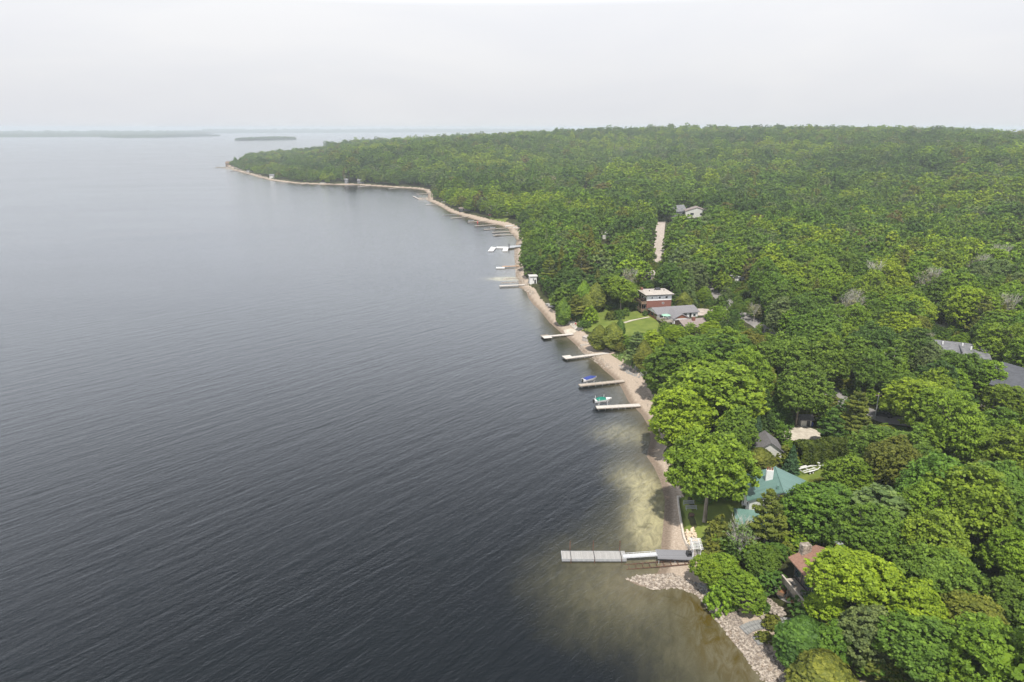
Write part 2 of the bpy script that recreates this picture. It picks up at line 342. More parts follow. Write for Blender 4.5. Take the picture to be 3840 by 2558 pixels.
# ------------------------------------------------------------ water
wm = bpy.data.materials.new('lake_water'); wm.use_nodes = True; nt = wm.node_tree; b = nt.nodes['Principled BSDF']
b.inputs['IOR'].default_value = 1.36
CA = R(50)   # crest direction
swell = noise(nt, 1, 3, .3, (.26, 1.0, 1), -CA, .55)
chop = noise(nt, 1, 4, .5, (1.2, 2.4, 1), -CA + .25, .6)
rip = noise(nt, 1, 5, .4, (3.0, 4.2, 1), -CA - .5, .65)
gust = noise(nt, 1, 4, .8, (.004, .012, 1), -.25, .5)
long_ = noise(nt, 1, 2, .2, (.05, .33, 1), -CA + .05, .5)
hgt = mth(nt, 'ADD', mth(nt, 'ADD', mth(nt, 'MULTIPLY', long_, 1.0), mth(nt, 'MULTIPLY', swell, .62)), mth(nt, 'ADD', mth(nt, 'MULTIPLY', chop, .34), mth(nt, 'MULTIPLY', rip, .2)))
bp = N(nt, 'ShaderNodeBump', i_Strength=.75, i_Distance=.22); nt.links.new(hgt, bp.inputs['Height']); nt.links.new(bp.outputs[0], b.inputs['Normal'])
nt.links.new(mth(nt, 'MULTIPLY_ADD', gust, .12, .07), b.inputs['Roughness'])
sh_ = attr(nt, 'shallow').outputs['Fac']; pl = attr(nt, 'plume').outputs['Fac']; am = attr(nt, 'amber').outputs['Fac']
swirl = noise(nt, .09, 7, .9, rough=.62); swirl2 = noise(nt, 1, 8, .6, (.55, .22, 1), .3, .72)
shj = mth(nt, 'ADD', sh_, mth(nt, 'MULTIPLY', mth(nt, 'SUBTRACT', swirl, .5), .55), clamp=True)
deepc = (.007, .010, .013)
c = ramp(nt, shj, [(.12, deepc), (.4, (.028, .029, .02)), (.7, (.06, .056, .036)), (1, (.11, .095, .062))])
# clouds of silt and pollen, swirled
plm = mth(nt, 'MULTIPLY', pl, ramp(nt, swirl2, [(.34, (.3, .3, .3)), (.64, (1, 1, 1))]))
c = mixc(nt, mth(nt, 'MULTIPLY', plm, .9, clamp=True), c, (.46, .42, .24))
c = mixc(nt, mth(nt, 'MULTIPLY', am, ramp(nt, swirl2, [(.4, (1, 1, 1)), (.6, (.1, .1, .1))]), clamp=True), c, (.085, .062, .010))
weed = ramp(nt, noise(nt, 1, 6, .9, (.42, .16, 1), -.75), [(.62, (0, 0, 0)), (.7, (1, 1, 1))])
c = mixc(nt, mth(nt, 'MULTIPLY', mth(nt, 'MULTIPLY', weed, sh_), .55, clamp=True), c, (.045, .04, .012))
nt.links.new(c, b.inputs['Base Color'])
nfr = [P(u, v)[:2] for u, v in [(2320, 1632), (2390, 1650), (2290, 1600)]]
def blob(X, Y, c_, rx, ry): return np.exp(-(((X - c_[0]) / rx) ** 2 + ((Y - c_[1]) / ry) ** 2) ** 1.3)
pa, pb_, pc, pd = P(2325, 1625)[:2], P(2440, 1860)[:2], P(2430, 1980)[:2], P(1895, 1046)[:2]
pe, pf = P(2360, 1790)[:2], P(2430, 1650)[:2]
aa, ab = P(2670, 2380)[:2], P(2740, 2470)[:2]
wy = np.concatenate([[-800, -200, -60, 20], np.exp(np.arange(math.log(50), math.log(1400), .0085)), np.geomspace(1420, 16500, 40)])
def shallow(X, Y, d):
    wd = np.interp(Y, [60, 100, 130, 160, 200, 300, 500, 1000, 2000], [27, 27, 22, 15, 13, 16, 22, 28, 30])
    return np.where(d > 0, 1, np.clip(1 + d / wd, 0, 1) ** 1.3)
water = grid_mesh('water', wy, np.arange(-2.2, 2.2, .0085), lambda X, Y, d: np.zeros_like(X),
    {'shallow': shallow,
     'plume': lambda X, Y, d: np.clip(.45 * blob(X, Y, pa, 7, 7) + 1.1 * blob(X, Y, pb_, 4.0, 11) + 1.0 * blob(X, Y, pc, 4.2, 11) + .5 * blob(X, Y, pe, 5, 7) + .4 * blob(X, Y, pf, 3, 4)+ 1.4 * blob(X, Y, pd, 9, 5) + .16 * ss(d, -26, -4) * (1 - ss(Y, 115, 135)), 0, 1) * (X > -300),
     'amber': lambda X, Y, d: np.clip(.85 * blob(X, Y, aa, 5, 11) * ss(-d, 0, 1) + .5 * ss(d, -6, -1.5) * (1 - ss(Y, 100, 108)), 0, 1)},
    wm, drop=lambda X, Y, d: d > 12)
tag(water, kind='structure')

def densify(pts, step):
    o = []
    for a, c in zip(pts, pts[1:] + pts[:1]):
        a = np.array(a); c = np.array(c); k = max(1, int(np.linalg.norm(c - a) / step)); o += [a + (c - a) * i / k for i in range(k)]
    return o
def drape(name, px, off, material, step=1.6, world=False):
    pts = [np.array(q[:2]) for q in px] if world else [G(u, v)[:2] for u, v in px]
    pts = densify(pts, step); a = np.array(pts); n = len(pts)
    lo, hi = a.min(0), a.max(0)
    gx, gy = np.meshgrid(np.arange(lo[0], hi[0], step), np.arange(lo[1], hi[1], step)); g = np.stack([gx.ravel(), gy.ravel()], -1) + rng.random((gx.size, 2)) * .3
    vs = [Vector(p) for p in a] + [Vector(p) for p in g]
    r = delaunay_2d_cdt(vs, [], [list(range(n))], 1, 1e-4)
    V = np.array([tuple(q) for q in r[0]]); z = terrain(V[:, 0], V[:, 1]) + off
    mb = MB(); mb.v = [(x, y, zz) for (x, y), zz in zip(V, z)]; mb.f = [tuple(f) for f in r[2]]
    o = mb.build(name, material)
    me = o.data
    if len(me.polygons) and me.polygons[0].normal.z < 0: me.flip_normals()
    return o
def ribbon(px, w, world=False):
    c = [np.array(q[:2]) for q in px] if world else [G(u, v)[:2] for u, v in px]
    L, Rr = [], []
    for i, p in enumerate(c):
        t = c[min(i + 1, len(c) - 1)] - c[max(i - 1, 0)]; t = t / np.linalg.norm(t); nrm = np.array((-t[1], t[0]))
        ww = w[i] if isinstance(w, (list, tuple)) else w
        L.append(p + nrm * ww / 2); Rr.append(p - nrm * ww / 2)
    return L + Rr[::-1]
OPEN = []   # photo polygons kept clear of random trees
def lawn(px, label, m='grass', off=.07):
    o = drape('lawn', px, off, M[m]); tag(o, label, 'lawn', kind='stuff'); OPEN.append(px); return o
lawn([(2135, 1207), (2200, 1195), (2235, 1168), (2300, 1155), (2360, 1146), (2398, 1166), (2440, 1172), (2468, 1210), (2490, 1238), (2440, 1262), (2345, 1285), (2300, 1300), (2250, 1262), (2200, 1242), (2175, 1240), (2195, 1215), (2160, 1212)],
     'bright mown lawn with a path below the brick house')
lawn([(2545, 1872), (2553, 1930), (2566, 1990), (2585, 2050), (2600, 2063), (2630, 2060), (2720, 2000), (2790, 1930), (2800, 1870), (2700, 1860)], 'mown lawn behind the curved shore wall, shaded by the big maple')
lawn([(2985, 1790), (3000, 1760), (3080, 1740), (3160, 1722), (3210, 1735), (3180, 1770), (3100, 1800), (3010, 1840)], 'mown lawn under the empty boat trailer')
lawn([(2742, 1665), (2780, 1650), (2825, 1640), (2830, 1700), (2810, 1740), (2760, 1750)], 'small shaded lawn beside the grey-roofed shed')
lawn([(2290, 1330), (2340, 1320), (2430, 1350), (2450, 1400), (2400, 1400), (2350, 1370)], 'rough grass under the leaning pine', 'dim_grass')
lawn([(2455, 815), (2500, 805), (2492, 835), (2466, 838)], 'small green clearing at the far end of the lane')
lawn([(1820, 812), (1900, 795), (1930, 800), (1895, 835), (1840, 822)], 'lawn running down to the beach with red umbrellas')
def road(name, px, w, m, off=.12, label=None):
    poly = ribbon(px, w); o = drape(name, poly, off, M[m], world=True); tag(o, kind='structure')
    OPEN.append([proj(p[0], p[1], T(*p) + 1)[:2] for p in poly]); return o
road('road', [(2480, 832), (2474, 870), (2472, 930), (2470, 985)], 6.8, 'pink_gravel')
road('road', [(2636, 1062), (2672, 1090), (2712, 1123), (2757, 1165), (2805, 1197), (2850, 1222), (2900, 1262), (3010, 1370), (3110, 1470), (3175, 1520), (3330, 1575), (3420, 1585)], 6.5, 'asphalt', .14)
road('driveway', [(2525, 1125), (2545, 1120), (2560, 1110), (2580, 1108)], 7, 'pink_gravel')
road('driveway', [(2602, 1172), (2640, 1170), (2668, 1165), (2735, 1155)], [11, 11, 8, 5], 'pink_gravel')
road('driveway', [(2700, 1215), (2720, 1200), (2760, 1172)], [7, 6, 5], 'gravel', .16)
road('driveway', [(2955, 1600), (2990, 1625), (3040, 1640), (3085, 1660)], [8, 11, 10, 7], 'gravel')
road('driveway', [(3490, 1222), (3540, 1222), (3600, 1225)], 9, 'gravel')
road('driveway', [(3640, 1530), (3690, 1510), (3740, 1490), (3800, 1480)], [6, 8, 8, 6], 'pink_gravel')
road('path', [(2340, 1212), (2370, 1203), (2400, 1197), (2435, 1190)], [1.5, 1.3, 1.1, 1.1], 'gravel', .2)
tag(drape('patio', [(2128, 1210), (2150, 1205), (2180, 1222), (2188, 1236), (2165, 1242), (2150, 1232)], .15, M['concrete']), kind='structure')
tag(drape('driveway', [(2112, 1238), (2140, 1232), (2172, 1238), (2150, 1250), (2120, 1253)], .05, M['gravel']), kind='structure')

# ------------------------------------------------------------ stones
ico = None
def ico_template():
    t = (1 + 5 ** .5) / 2; v = np.array([(-1, t, 0), (1, t, 0), (-1, -t, 0), (1, -t, 0), (0, -1, t), (0, 1, t), (0, -1, -t), (0, 1, -t), (t, 0, -1), (t, 0, 1), (-t, 0, -1), (-t, 0, 1)]) / 1.9
    f = np.array([(0, 11, 5), (0, 5, 1), (0, 1, 7), (0, 7, 10), (0, 10, 11), (1, 5, 9), (5, 11, 4), (11, 10, 2), (10, 7, 6), (7, 1, 8), (3, 9, 4), (3, 4, 2), (3, 2, 6), (3, 6, 8), (3, 8, 9), (4, 9, 5), (2, 4, 11), (6, 2, 10), (8, 6, 7), (9, 8, 1)])
    return v, f
IV, IF = ico_template()
def stones(name, pos, size, material, flat=.55):
    n = len(pos); V = np.empty((n, 12, 3)); 
    for i in range(n):
        a = rng.random() * 6.28; s = size[i] * np.array((rng.uniform(.7, 1.3), rng.uniform(.6, 1.1), flat * rng.uniform(.7, 1.3)))
        v = IV * s * rng.uniform(.8, 1.2, (12, 1)); c, s_ = math.cos(a), math.sin(a)
        V[i] = np.stack([v[:, 0] * c - v[:, 1] * s_, v[:, 0] * s_ + v[:, 1] * c, v[:, 2]], -1) + pos[i]
    mb = MB(); mb.v = V.reshape(-1, 3).tolist(); mb.f = (IF[None] + (np.arange(n) * 12)[:, None, None]).reshape(-1, 3).tolist()
    return mb.build(name, material)
def scatter_px(poly, n, smin, smax, lift=.0):
    pts = []; u = [p[0] for p in poly]; v = [p[1] for p in poly]; w = np.array([G(*p)[:2] for p in poly]); lo, hi = w.min(0), w.max(0)
    while len(pts) < n:
        q = lo + rng.random(2) * (hi - lo)
        if inpoly(q, w): pts.append(q)
    a = np.array(pts); z = np.maximum(terrain(a[:, 0], a[:, 1]), -.25) + lift
    sz = smin + (smax - smin) * rng.random(n) ** 5
    return np.column_stack([a, z]), sz
def inpoly(q, w):
    x, y = q; c = False; j = len(w) - 1
    for i in range(len(w)):
        if (w[i][1] > y) != (w[j][1] > y) and x < (w[j][0] - w[i][0]) * (y - w[i][1]) / (w[j][1] - w[i][1]) + w[i][0]: c = not c
        j = i
    return c
def rubble(name, poly, n, a, b_, label, m='stone'):
    p, s = scatter_px(poly, n, a, b_); tag(stones(name, p, s, M[m]), label, 'stones', kind='stuff')
M['brown_stone'] = mat('brown_cobbles', (.13, .11, .095), (.40, .34, .29), 2.6, .9, .3)
rubble('beach_stones', [(2350, 2172), (2400, 2156), (2520, 2152), (2590, 2175), (2700, 2290), (2800, 2390), (2900, 2490), (2990, 2565), (2870, 2565), (2790, 2460), (2690, 2330), (2620, 2235), (2540, 2205), (2450, 2212)], 3600, .07, .5, 'pale limestone cobbles along the near beach and its rocky spit')
rubble('beach_stones', [(2700, 2300), (2760, 2290), (2790, 2340), (2880, 2430), (3010, 2565), (2960, 2565), (2850, 2450)], 1300, .1, .42, 'rubble slope of grey and brown stones below the cedar', 'brown_stone')
rubble('beach_stones', [(1930, 935), (1950, 935), (1955, 1040), (1990, 1075), (2010, 1100), (1985, 1110), (1935, 1050)], 500, .3, 1.0, 'rocky shoreline rubble between the white boathouse and the U-shaped dock')
rubble('beach_stones', [(2150, 1290), (2230, 1320), (2260, 1345), (2300, 1380), (2270, 1385), (2200, 1335)], 260, .2, .6, 'scattered stones on the beach by the white L-headed dock')
rubble('beach_stones', [(2320, 1370), (2380, 1375), (2440, 1400), (2400, 1420), (2350, 1400)], 420, .15, .5, 'grey slate rubble at the foot of the pine', 'slate_stone')
rubble('beach_stones', [(2385, 1430), (2440, 1420), (2470, 1500), (2500, 1560), (2440, 1560), (2400, 1480)], 300, .1, .45, 'scattered stones and driftwood above the beach')
rubble('beach_stones', [(2600, 2215 - 30), (2690, 2290), (2740, 2290), (2700, 2250), (2640, 2190)], 500, .1, .4, 'dark pebble bank under the bright green bushes', 'slate_stone')
rubble('beach_stones', [(1570, 742), (1606, 740), (1606, 750), (1570, 750)], 160, .6, 1.8, 'stone jetty at the bay corner')
rubble('beach_stones', [(805, 627), (900, 640), (960, 662), (1020, 675), (1010, 668), (930, 645), (870, 625)], 400, .8, 2.6, 'rocks along the tip of the far point')
for n_, poly in (('stone_pile', [(2575, 1985), (2600, 1985), (2622, 2030), (2600, 2050), (2580, 2045), (2572, 2010)]),):
    p, s = scatter_px(poly, 70, .28, .62, .2); tag(stones(n_, p, s, M['gold_stone'], .7), 'pile of buff boulders on the lawn behind the shore wall', 'boulders', kind='stuff')
# low breakwaters flanking the silt pool
for a, c, lb in (((1885, 1047), (1935, 1044), 'far low stone groyne beside the pale sandy pool'), ((1878, 1062), (1940, 1058), 'near low stone groyne between the sandy pool and a white dock')):
    pa_, pb2 = P(*a), P(*c); k = 46
    pos = np.array([pa_ + (pb2 - pa_) * t + (rng.normal() * .3, rng.normal() * .3, -.05) for t in np.linspace(0, 1, k)])
    tag(stones('stone_groyne', pos, rng.uniform(.3, .65, k), M['stone']), lb, 'groyne')

# ------------------------------------------------------------ trees
def quads(cent, nrm, size, aspect=.8):
    n = len(cent); up = rng.normal(size=(n, 3)); a = np.cross(nrm, up); a /= np.linalg.norm(a, axis=1)[:, None] + 1e-9
    b_ = np.cross(nrm, a); b_ /= np.linalg.norm(b_, axis=1)[:, None] + 1e-9
    s = size[:, None]; a = a * s; b_ = b_ * s * aspect
    bend = nrm * s * .25
    return np.stack([cent - a, cent - b_ - bend, cent + a, cent + b_ - bend], 1)
def crown_from(cent, nrm, size, lv, name='crown', flat=None):
    Q = quads(cent, nrm / (np.linalg.norm(nrm, axis=1)[:, None] + 1e-9), size); n = len(Q)
    me = bpy.data.meshes.new(name); me.vertices.add(4 * n); me.vertices.foreach_set('co', Q.astype('f').ravel())
    me.loops.add(4 * n); me.loops.foreach_set('vertex_index', np.arange(4 * n, dtype='i'))
    me.polygons.add(n); me.polygons.foreach_set('loop_start', np.arange(0, 4 * n, 4, dtype='i')); me.update(calc_edges=True)
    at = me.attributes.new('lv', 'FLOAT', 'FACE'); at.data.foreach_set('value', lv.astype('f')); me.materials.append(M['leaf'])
    return me
def unit(n):
    v = rng.normal(size=(n, 3)); return v / np.linalg.norm(v, axis=1)[:, None]
def lobed(lobes, rad, per, lsize, lobe_up=.35, up=.5, ct=None):
    """leaf clumps on the outer, upper side of each bough"""
    C, Nn, Sz, L = [], [], [], []
    ct = lobes.mean(0) if ct is None else ct
    for c, r in zip(lobes, rad):
        o = c - ct; o /= np.linalg.norm(o) + 1e-6; o = o + (0, 0, lobe_up); o /= np.linalg.norm(o)
        d = unit(int(per * (r / np.mean(rad)) ** 2)); d = d + o * 1.0; d /= np.linalg.norm(d, axis=1)[:, None] + 1e-9
        k = len(d); ns = max(2, k // 11); sub = d[rng.integers(k, size=ns)]; which = rng.integers(ns, size=k); sd = sub[which]
        off = rng.normal(size=(k, 3)) * r * (.24, .24, .12)
        C.append(c + sd * (1, 1, .8) * r * rng.uniform(.75, 1.15, ns)[which][:, None] + off)
        nn = sd * .5 + unit(k) * .75 + (0, 0, up + .25); Nn.append(nn); Sz.append(lsize * rng.uniform(.55, 1.35, k))
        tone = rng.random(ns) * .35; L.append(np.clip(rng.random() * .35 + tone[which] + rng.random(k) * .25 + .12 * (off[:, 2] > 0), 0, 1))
    return np.concatenate(C), np.concatenate(Nn), np.concatenate(Sz), np.concatenate(L)
def broad(seed, H=16, r=6.6, zb=3.2, nl=170, per=104, ls=.245, shape=1.0):
    global rng; keep = rng; rng = np.random.default_rng(seed)
    zc = zb + (H - zb) * .47; rz = (H - zb) * .5
    k = np.arange(nl) + .5; ph = np.arccos(1 - 1.72 * k / nl); th = math.pi * (1 + 5 ** .5) * k
    e = np.stack([np.cos(th) * np.sin(ph), np.sin(th) * np.sin(ph), np.cos(ph)], -1)
    lump = 1 + .2 * np.sin(th * 0 + e[:, 0] * 3.1 + seed) + .12 * np.sin(e[:, 1] * 4.3 + seed * 2) + rng.uniform(-.1, .08, nl)
    c = e * (r * .84, r * .84, rz * .84) * (lump * rng.uniform(.84, 1.04, nl))[:, None]
    c[:, :2] *= (1 - .18 * shape * np.clip(c[:, 2:3] / rz, -1, 1)); c[:, 2] += zc
    inn = unit(nl // 4) * (r * .5, r * .5, rz * .5) * rng.random((nl // 4, 1)) ** .4; inn[:, 2] += zc
    lob = np.concatenate([c, inn]); rad = np.concatenate([rng.uniform(.10, .21, nl), rng.uniform(.2, .3, nl // 4)]) * r * math.sqrt(150 / (nl + 40)) ** .6
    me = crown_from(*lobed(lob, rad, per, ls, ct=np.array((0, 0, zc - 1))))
    rng = keep; return me, lob
def limbs(tops, H, r0, m, nlimb=9, base=0, lean=0):
    mb = MB(); top = Vector((0, 0, H * .72)); segs = 5
    for i in range(segs):
        a = Vector((lean * (i / segs) ** 2, 0, base + (top.z - base) * i / segs)); b_ = Vector((lean * ((i + 1) / segs) ** 2, 0, base + (top.z - base) * (i + 1) / segs))
        if i == 0: mb.tube(a - Vector((0, 0, 1.0)), a + Vector((0, 0, .5)), r0 * 1.35, r0, 9); a.z += .45
        mb.tube(a, b_, r0 * (1 - .15 * i), r0 * (1 - .15 * (i + 1)), 9)
    for q in tops[:nlimb]:
        q = Vector(q); z0 = max(base + H * .2, q.z - (q.xy.length) * .9); z0 = min(z0, H * .65)
        mid = Vector((q.x * .5, q.y * .5, z0 + (q.z - z0) * .35)); mb.tube((0, 0, z0), mid, r0 * .45, r0 * .25, 6); mb.tube(mid, q, r0 * .25, r0 * .08, 5)
    me = bpy.data.meshes.new('trunk'); me.from_pydata(mb.v, [], mb.f); me.materials.append(m); me.update(); return me
def conifer(seed, H=16, r=3.2, kind='spruce', dens=1.0, ls=.3):
    global rng; keep = rng; rng = np.random.default_rng(seed); C, Nn, L, Sz = [], [], [], []
    if kind == 'cedar':
        n = int(7000 * dens); z = rng.random(n) ** .85; th = rng.random(n) * 6.283
        lump = np.sin(th * 2 + 1.7 * np.sin(z * 8 + seed)) * .12 + .1 * np.sin(th * 5 + 2.3 * np.sin(z * 17 + seed)) * np.sin(z * 31); prof = np.sin(np.clip(z, 0, 1) * math.pi * .86 + .42) ** .8 * r * (1 + lump)
        rr = prof * rng.uniform(.7, 1.03, n); zz = .6 + z * (H - .6)
        c = np.stack([np.cos(th) * rr, np.sin(th) * rr, zz], -1); C.append(c); Nn.append(np.stack([np.cos(th), np.sin(th), np.full(n, .55)], -1) + unit(n) * .6)
        L.append(np.clip(.5 + 1.2 * lump + rng.uniform(-.3, .3, n), 0, 1)); Sz.append(np.full(n, ls * .8))
    else:
        pine = kind == 'pine'; tiers = 11 if pine else 20; z0 = H * (.28 if pine else .06)
        for t in range(tiers):
            f = (t + .5) / tiers; z = z0 + (H - z0) * f
            rl = r * ((1 - f) ** .7 * .9 + .12 if pine else (1 - f) ** .9 + .04)
            nb = rng.integers(4, 7) if pine else 9
            off = rng.random() * 6.28
            for b_ in range(nb):
                th = off + 6.283 * b_ / nb + rng.normal() * .2; ln = rl * rng.uniform(.55 if pine else .8, 1.15)
                k = int((46 if pine else 24) * dens * (1 + ln / 2)); u = rng.random(k) ** .65 * ln
                if pine: u = ln * (.3 + .72 * rng.random(k) ** .7)
                wd = (.34 if pine else .24) * (ln * .5 + .4) * (1.0 - .4 * u / ln); w = rng.normal(size=k) * wd
                h = rng.normal(size=k) * (.16 if pine else .22) + (u * .12 if pine else -u * .28 + u * u * .02)
                c = np.stack([np.cos(th) * u - np.sin(th) * w, np.sin(th) * u + np.cos(th) * w, z + h], -1)
                C.append(c); Nn.append(unit(k) * .7 + (0, 0, 1) + np.array((math.cos(th), math.sin(th), 0)) * .5); Sz.append(np.full(k, ls) * rng.uniform(.6, 1.2, k))
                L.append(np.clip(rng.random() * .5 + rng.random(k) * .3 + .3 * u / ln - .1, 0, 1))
        k = 30; C.append(np.stack([rng.normal(size=k) * .15, rng.normal(size=k) * .15, H - rng.random(k) * 1.5], -1)); Nn.append(unit(k) + (0, 0, .5)); L.append(np.full(k, .7)); Sz.append(np.full(k, ls * .8))
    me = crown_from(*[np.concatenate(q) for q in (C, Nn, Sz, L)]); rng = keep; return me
def branches(seed, H, r, m, sub=3):
    rr = random.Random(seed); mb = MB()
    def go(p, d, l, rad, dep):
        q = p + d * l; mb.tube(p, q, rad, rad * .62, 5 if dep < 2 else 3)
        if dep >= sub: return
        for _ in range(4 if dep else 7):
            nd = (d + Vector((rr.uniform(-1, 1), rr.uniform(-1, 1), rr.uniform(-.2, .8))) * .75).normalized()
            go(p + (q - p) * rr.uniform(.55, 1), nd, l * rr.uniform(.5, .75), rad * .5, dep + 1)
    go(Vector((0, 0, -.5)), Vector((0, 0, 1)), H * .45, r, 0)
    me = bpy.data.meshes.new('branches'); me.from_pydata(mb.v, [], mb.f); me.materials.append(m); me.update(); return me

PROTO = {}
for i in range(5):
    me, lob = broad(11 + i, H=16 + (i % 3 - 1), r=[6.6, 6.0, 7.0, 6.3, 5.6][i], zb=[4.5, 2.6, 3.0, 4.0, 2.4][i], shape=[1, 1.4, .7, 1.2, 1.6][i])
    PROTO['maple%d' % i] = (me, limbs(lob[20:], 16, .34, M['bark']), 16, [6.6, 6.0, 7.0, 6.3, 5.6][i])
for i in range(2):
    me, lob = broad(31 + i, H=17, r=4.0, zb=3.0, nl=75, per=60, ls=.27, shape=1.8)
    PROTO['birch%d' % i] = (me, limbs(lob[15:], 17, .2, M['pale_bark'], 7), 17, 4.0)
for i in range(2):
    PROTO['spruce%d' % i] = (conifer(41 + i, 16, 3.5, 'spruce'), limbs([], 20, .22, M['bark'], 0), 16, 3.5)
    PROTO['pine%d' % i] = (conifer(51 + i, 18, 5.0, 'pine', 1.3), limbs([Vector((math.cos(a) * 3, math.sin(a) * 3, 9 + a)) for a in range(6)], 22, .26, M['pale_bark'], 6), 18, 5.0)
    PROTO['cedar%d' % i] = (conifer(61 + i, 9, 2.3, 'cedar'), limbs([], 10, .16, M['pale_bark'], 0), 9, 2.3)
me, lob = broad(71, H=3.2, r=2.3, zb=-.6, nl=40, per=70, ls=.2); PROTO['shrub0'] = (me, None, 3.2, 2.3)
me, lob = broad(72, H=14, r=4.6, zb=4.5, nl=60, per=16, ls=.24); PROTO['bare0'] = (me, branches(5, 15, .26, M['pale_bark'], 4), 14, 4.6)
# lighter meshes of the same kinds for trees a few hundred metres off
for i in range(4):
    me, lob = broad(81 + i, H=16, r=6.4, zb=1.5, nl=64, per=34, ls=.55, shape=[1, 1.5, .6, 1.8][i]); PROTO['farmaple%d' % i] = (me, PROTO['maple0'][1], 16, 6.4)
PROTO['farpine0'] = (conifer(91, 17, 4.0, 'spruce', .35, .6), PROTO['spruce0'][1], 17, 4.0)
me, lob = broad(93, H=15, r=5.0, zb=4.5, nl=50, per=7, ls=.5); PROTO['farbare0'] = (me, PROTO['bare0'][1], 15, 5.0)

TINT = {'yellow green': (.158, .208, .017), 'bright green': (.115, .168, .018), 'mid green': (.080, .130, .020), 'dark green': (.058, .102, .020), 'deep green': (.044, .080, .018),
        'olive': (.105, .115, .022), 'brownish': (.100, .088, .030), 'blue green': (.045, .085, .045), 'grey green': (.10, .13, .05), 'grey': (.17, .17, .11)}
TINT = {k: tuple(q * m_ for q, m_ in zip(v, (1.72, 1.82, 1.6))) for k, v in TINT.items()}
TREES = []   # (x, y, radius)
first = {}
def tree(kind, x, y, r, h, colour, label, group=None, cat='tree', sink=.0):
    cm, tm, H0, R0 = PROTO[kind]; z = T(x, y) - sink
    base = kind.rstrip('0123456789').replace('far', '')
    nm = {'maple': 'maple_tree', 'birch': 'birch_tree', 'spruce': 'spruce_tree', 'pine': 'pine_tree', 'cedar': 'cedar_tree', 'shrub': 'shrub', 'bare': 'sparse_tree'}[base]
    e = empty(nm, (x, y, z), rng.random() * 6.28); tag(e, label, cat, group)
    c = bpy.data.objects.new('crown' if base != 'shrub' else 'foliage', cm); col.objects.link(c); c.parent = e; c.scale = (r / R0, r / R0 * rng.uniform(.92, 1.08), h / H0)
    t = np.array(TINT[colour]) * rng.uniform(.9, 1.12) * rng.uniform(.94, 1.06, 3); c['tint'] = [float(q) for q in t] + [1.0]
    if tm:
        k = bpy.data.objects.new('trunk' if base != 'bare' else 'branches', tm); col.objects.link(k); k.parent = e; k.scale = (h / H0,) * 3
    first.setdefault(kind, c); TREES.append((x, y, r)); return e
def hero(u, v, wpx, kind, colour, label, ratio=None, cat='tree', base=None, hh=None):
    """u, v: middle of the crown in the photo; wpx: its width there"""
    ratio = ratio or {'maple': 1.38, 'birch': 2.2, 'spruce': 2.3, 'pine': 2.0, 'cedar': 2.0, 'shrub': .75, 'bare': 1.5}[kind.rstrip('0123456789')]
    p = G(u, v, 6)
    for _ in range(4):
        dep = proj(*p)[2]; r = wpx * dep / F / 2; h = hh or 2 * r * ratio; p = G(u, v, h * .55)
    if base is not None: p = G(*base); 
    return tree(kind, p[0], p[1], r, h, colour, label, cat=cat)

hero(2640, 1760, 290, 'maple0', 'bright green', 'big spreading maple with a tall bare trunk on the lawn beside the green-roofed house', 1.05, base=(2642, 1958), hh=22)
hero(2560, 1572, 250, 'maple2', 'yellow green', 'bright yellow-green maple leaning over the beach, next beyond the big lawn maple', .95)
hero(2655, 1470, 320, 'maple1', 'bright green', 'widest mid-green maple, behind the yellow-green shore maple', .95)
hero(2760, 1620, 170, 'maple3', 'mid green', 'shaded maple behind the shore maples, left of the grey shed', 1.2)
hero(2520, 1375, 180, 'maple4', 'mid green', 'round dark maple above the beach stones, beyond the widest maple', 1.1)
hero(2610, 1320, 150, 'birch0', 'mid green', 'pale-trunked birch left of the road, behind the round shore maple', 1.3)
hero(2720, 1340, 170, 'birch1', 'mid green', 'pale-trunked birch standing in a dark gap of the wood', 1.3)
hero(2248, 1262, 78, 'cedar0', 'olive', 'nearer-water olive cedar of a pair above the white L-headed dock', 1.25)
hero(2300, 1255, 80, 'cedar1', 'olive', 'inland olive cedar of a pair above the white L-headed dock', 1.3)
hero(2326, 1233, 38, 'cedar0', 'dark green', 'slim dark green cedar touching the inland olive cedar', 2.2)
hero(2372, 1290, 100, 'pine0', 'grey green', 'tall pine with a long bare grey trunk over the slate rubble', 1.6, base=(2383, 1382), hh=13)
hero(2412, 1325, 72, 'cedar1', 'olive', 'olive cedar close to the right of the bare-trunked pine', 1.6, base=(2411, 1388))
hero(2450, 1285, 95, 'maple4', 'yellow green', 'small bright maple between the pine and the brown-roofed house', 1.2)
hero(2530, 1252, 90, 'maple1', 'yellow green', 'low yellow-green maple in front of the brown-roofed house', .9)
hero(2665, 1238, 85, 'maple3', 'yellow green', 'yellow-green maple covering the brown roof\'s right end', 1.0)
hero(2112, 1165, 56, 'cedar0', 'mid green', 'dense cedar nearest the beach at the clump beyond the lawn', 1.9)
hero(2160, 1150, 90, 'pine1', 'olive', 'brown-green spreading pine in the clump beyond the lawn', 1.1)
hero(2200, 1140, 60, 'cedar1', 'olive', 'dull cedar behind the yellow kayak clump', 1.4)
hero(2215, 1178, 64, 'shrub0', 'yellow green', 'round bright bush at the lawn edge behind the teal chairs', 1.0, 'bush')
hero(2190, 1105, 60, 'cedar0', 'bright green', 'narrow bright green cedar left of the lawn', 2.0)
hero(2235, 1110, 66, 'cedar1', 'olive', 'rounded cedar at the left end of the lawn', 1.7)
hero(2180, 1010, 100, 'pine1', 'brownish', 'largest brown-tinged pine above the shore wood', 1.7)
hero(2060, 1020, 72, 'pine0', 'olive', 'olive-tinged pine behind the white boathouse', 2.0)
hero(2105, 985, 62, 'spruce1', 'olive', 'olive spruce between the boathouse pine and the largest pine', 2.2)
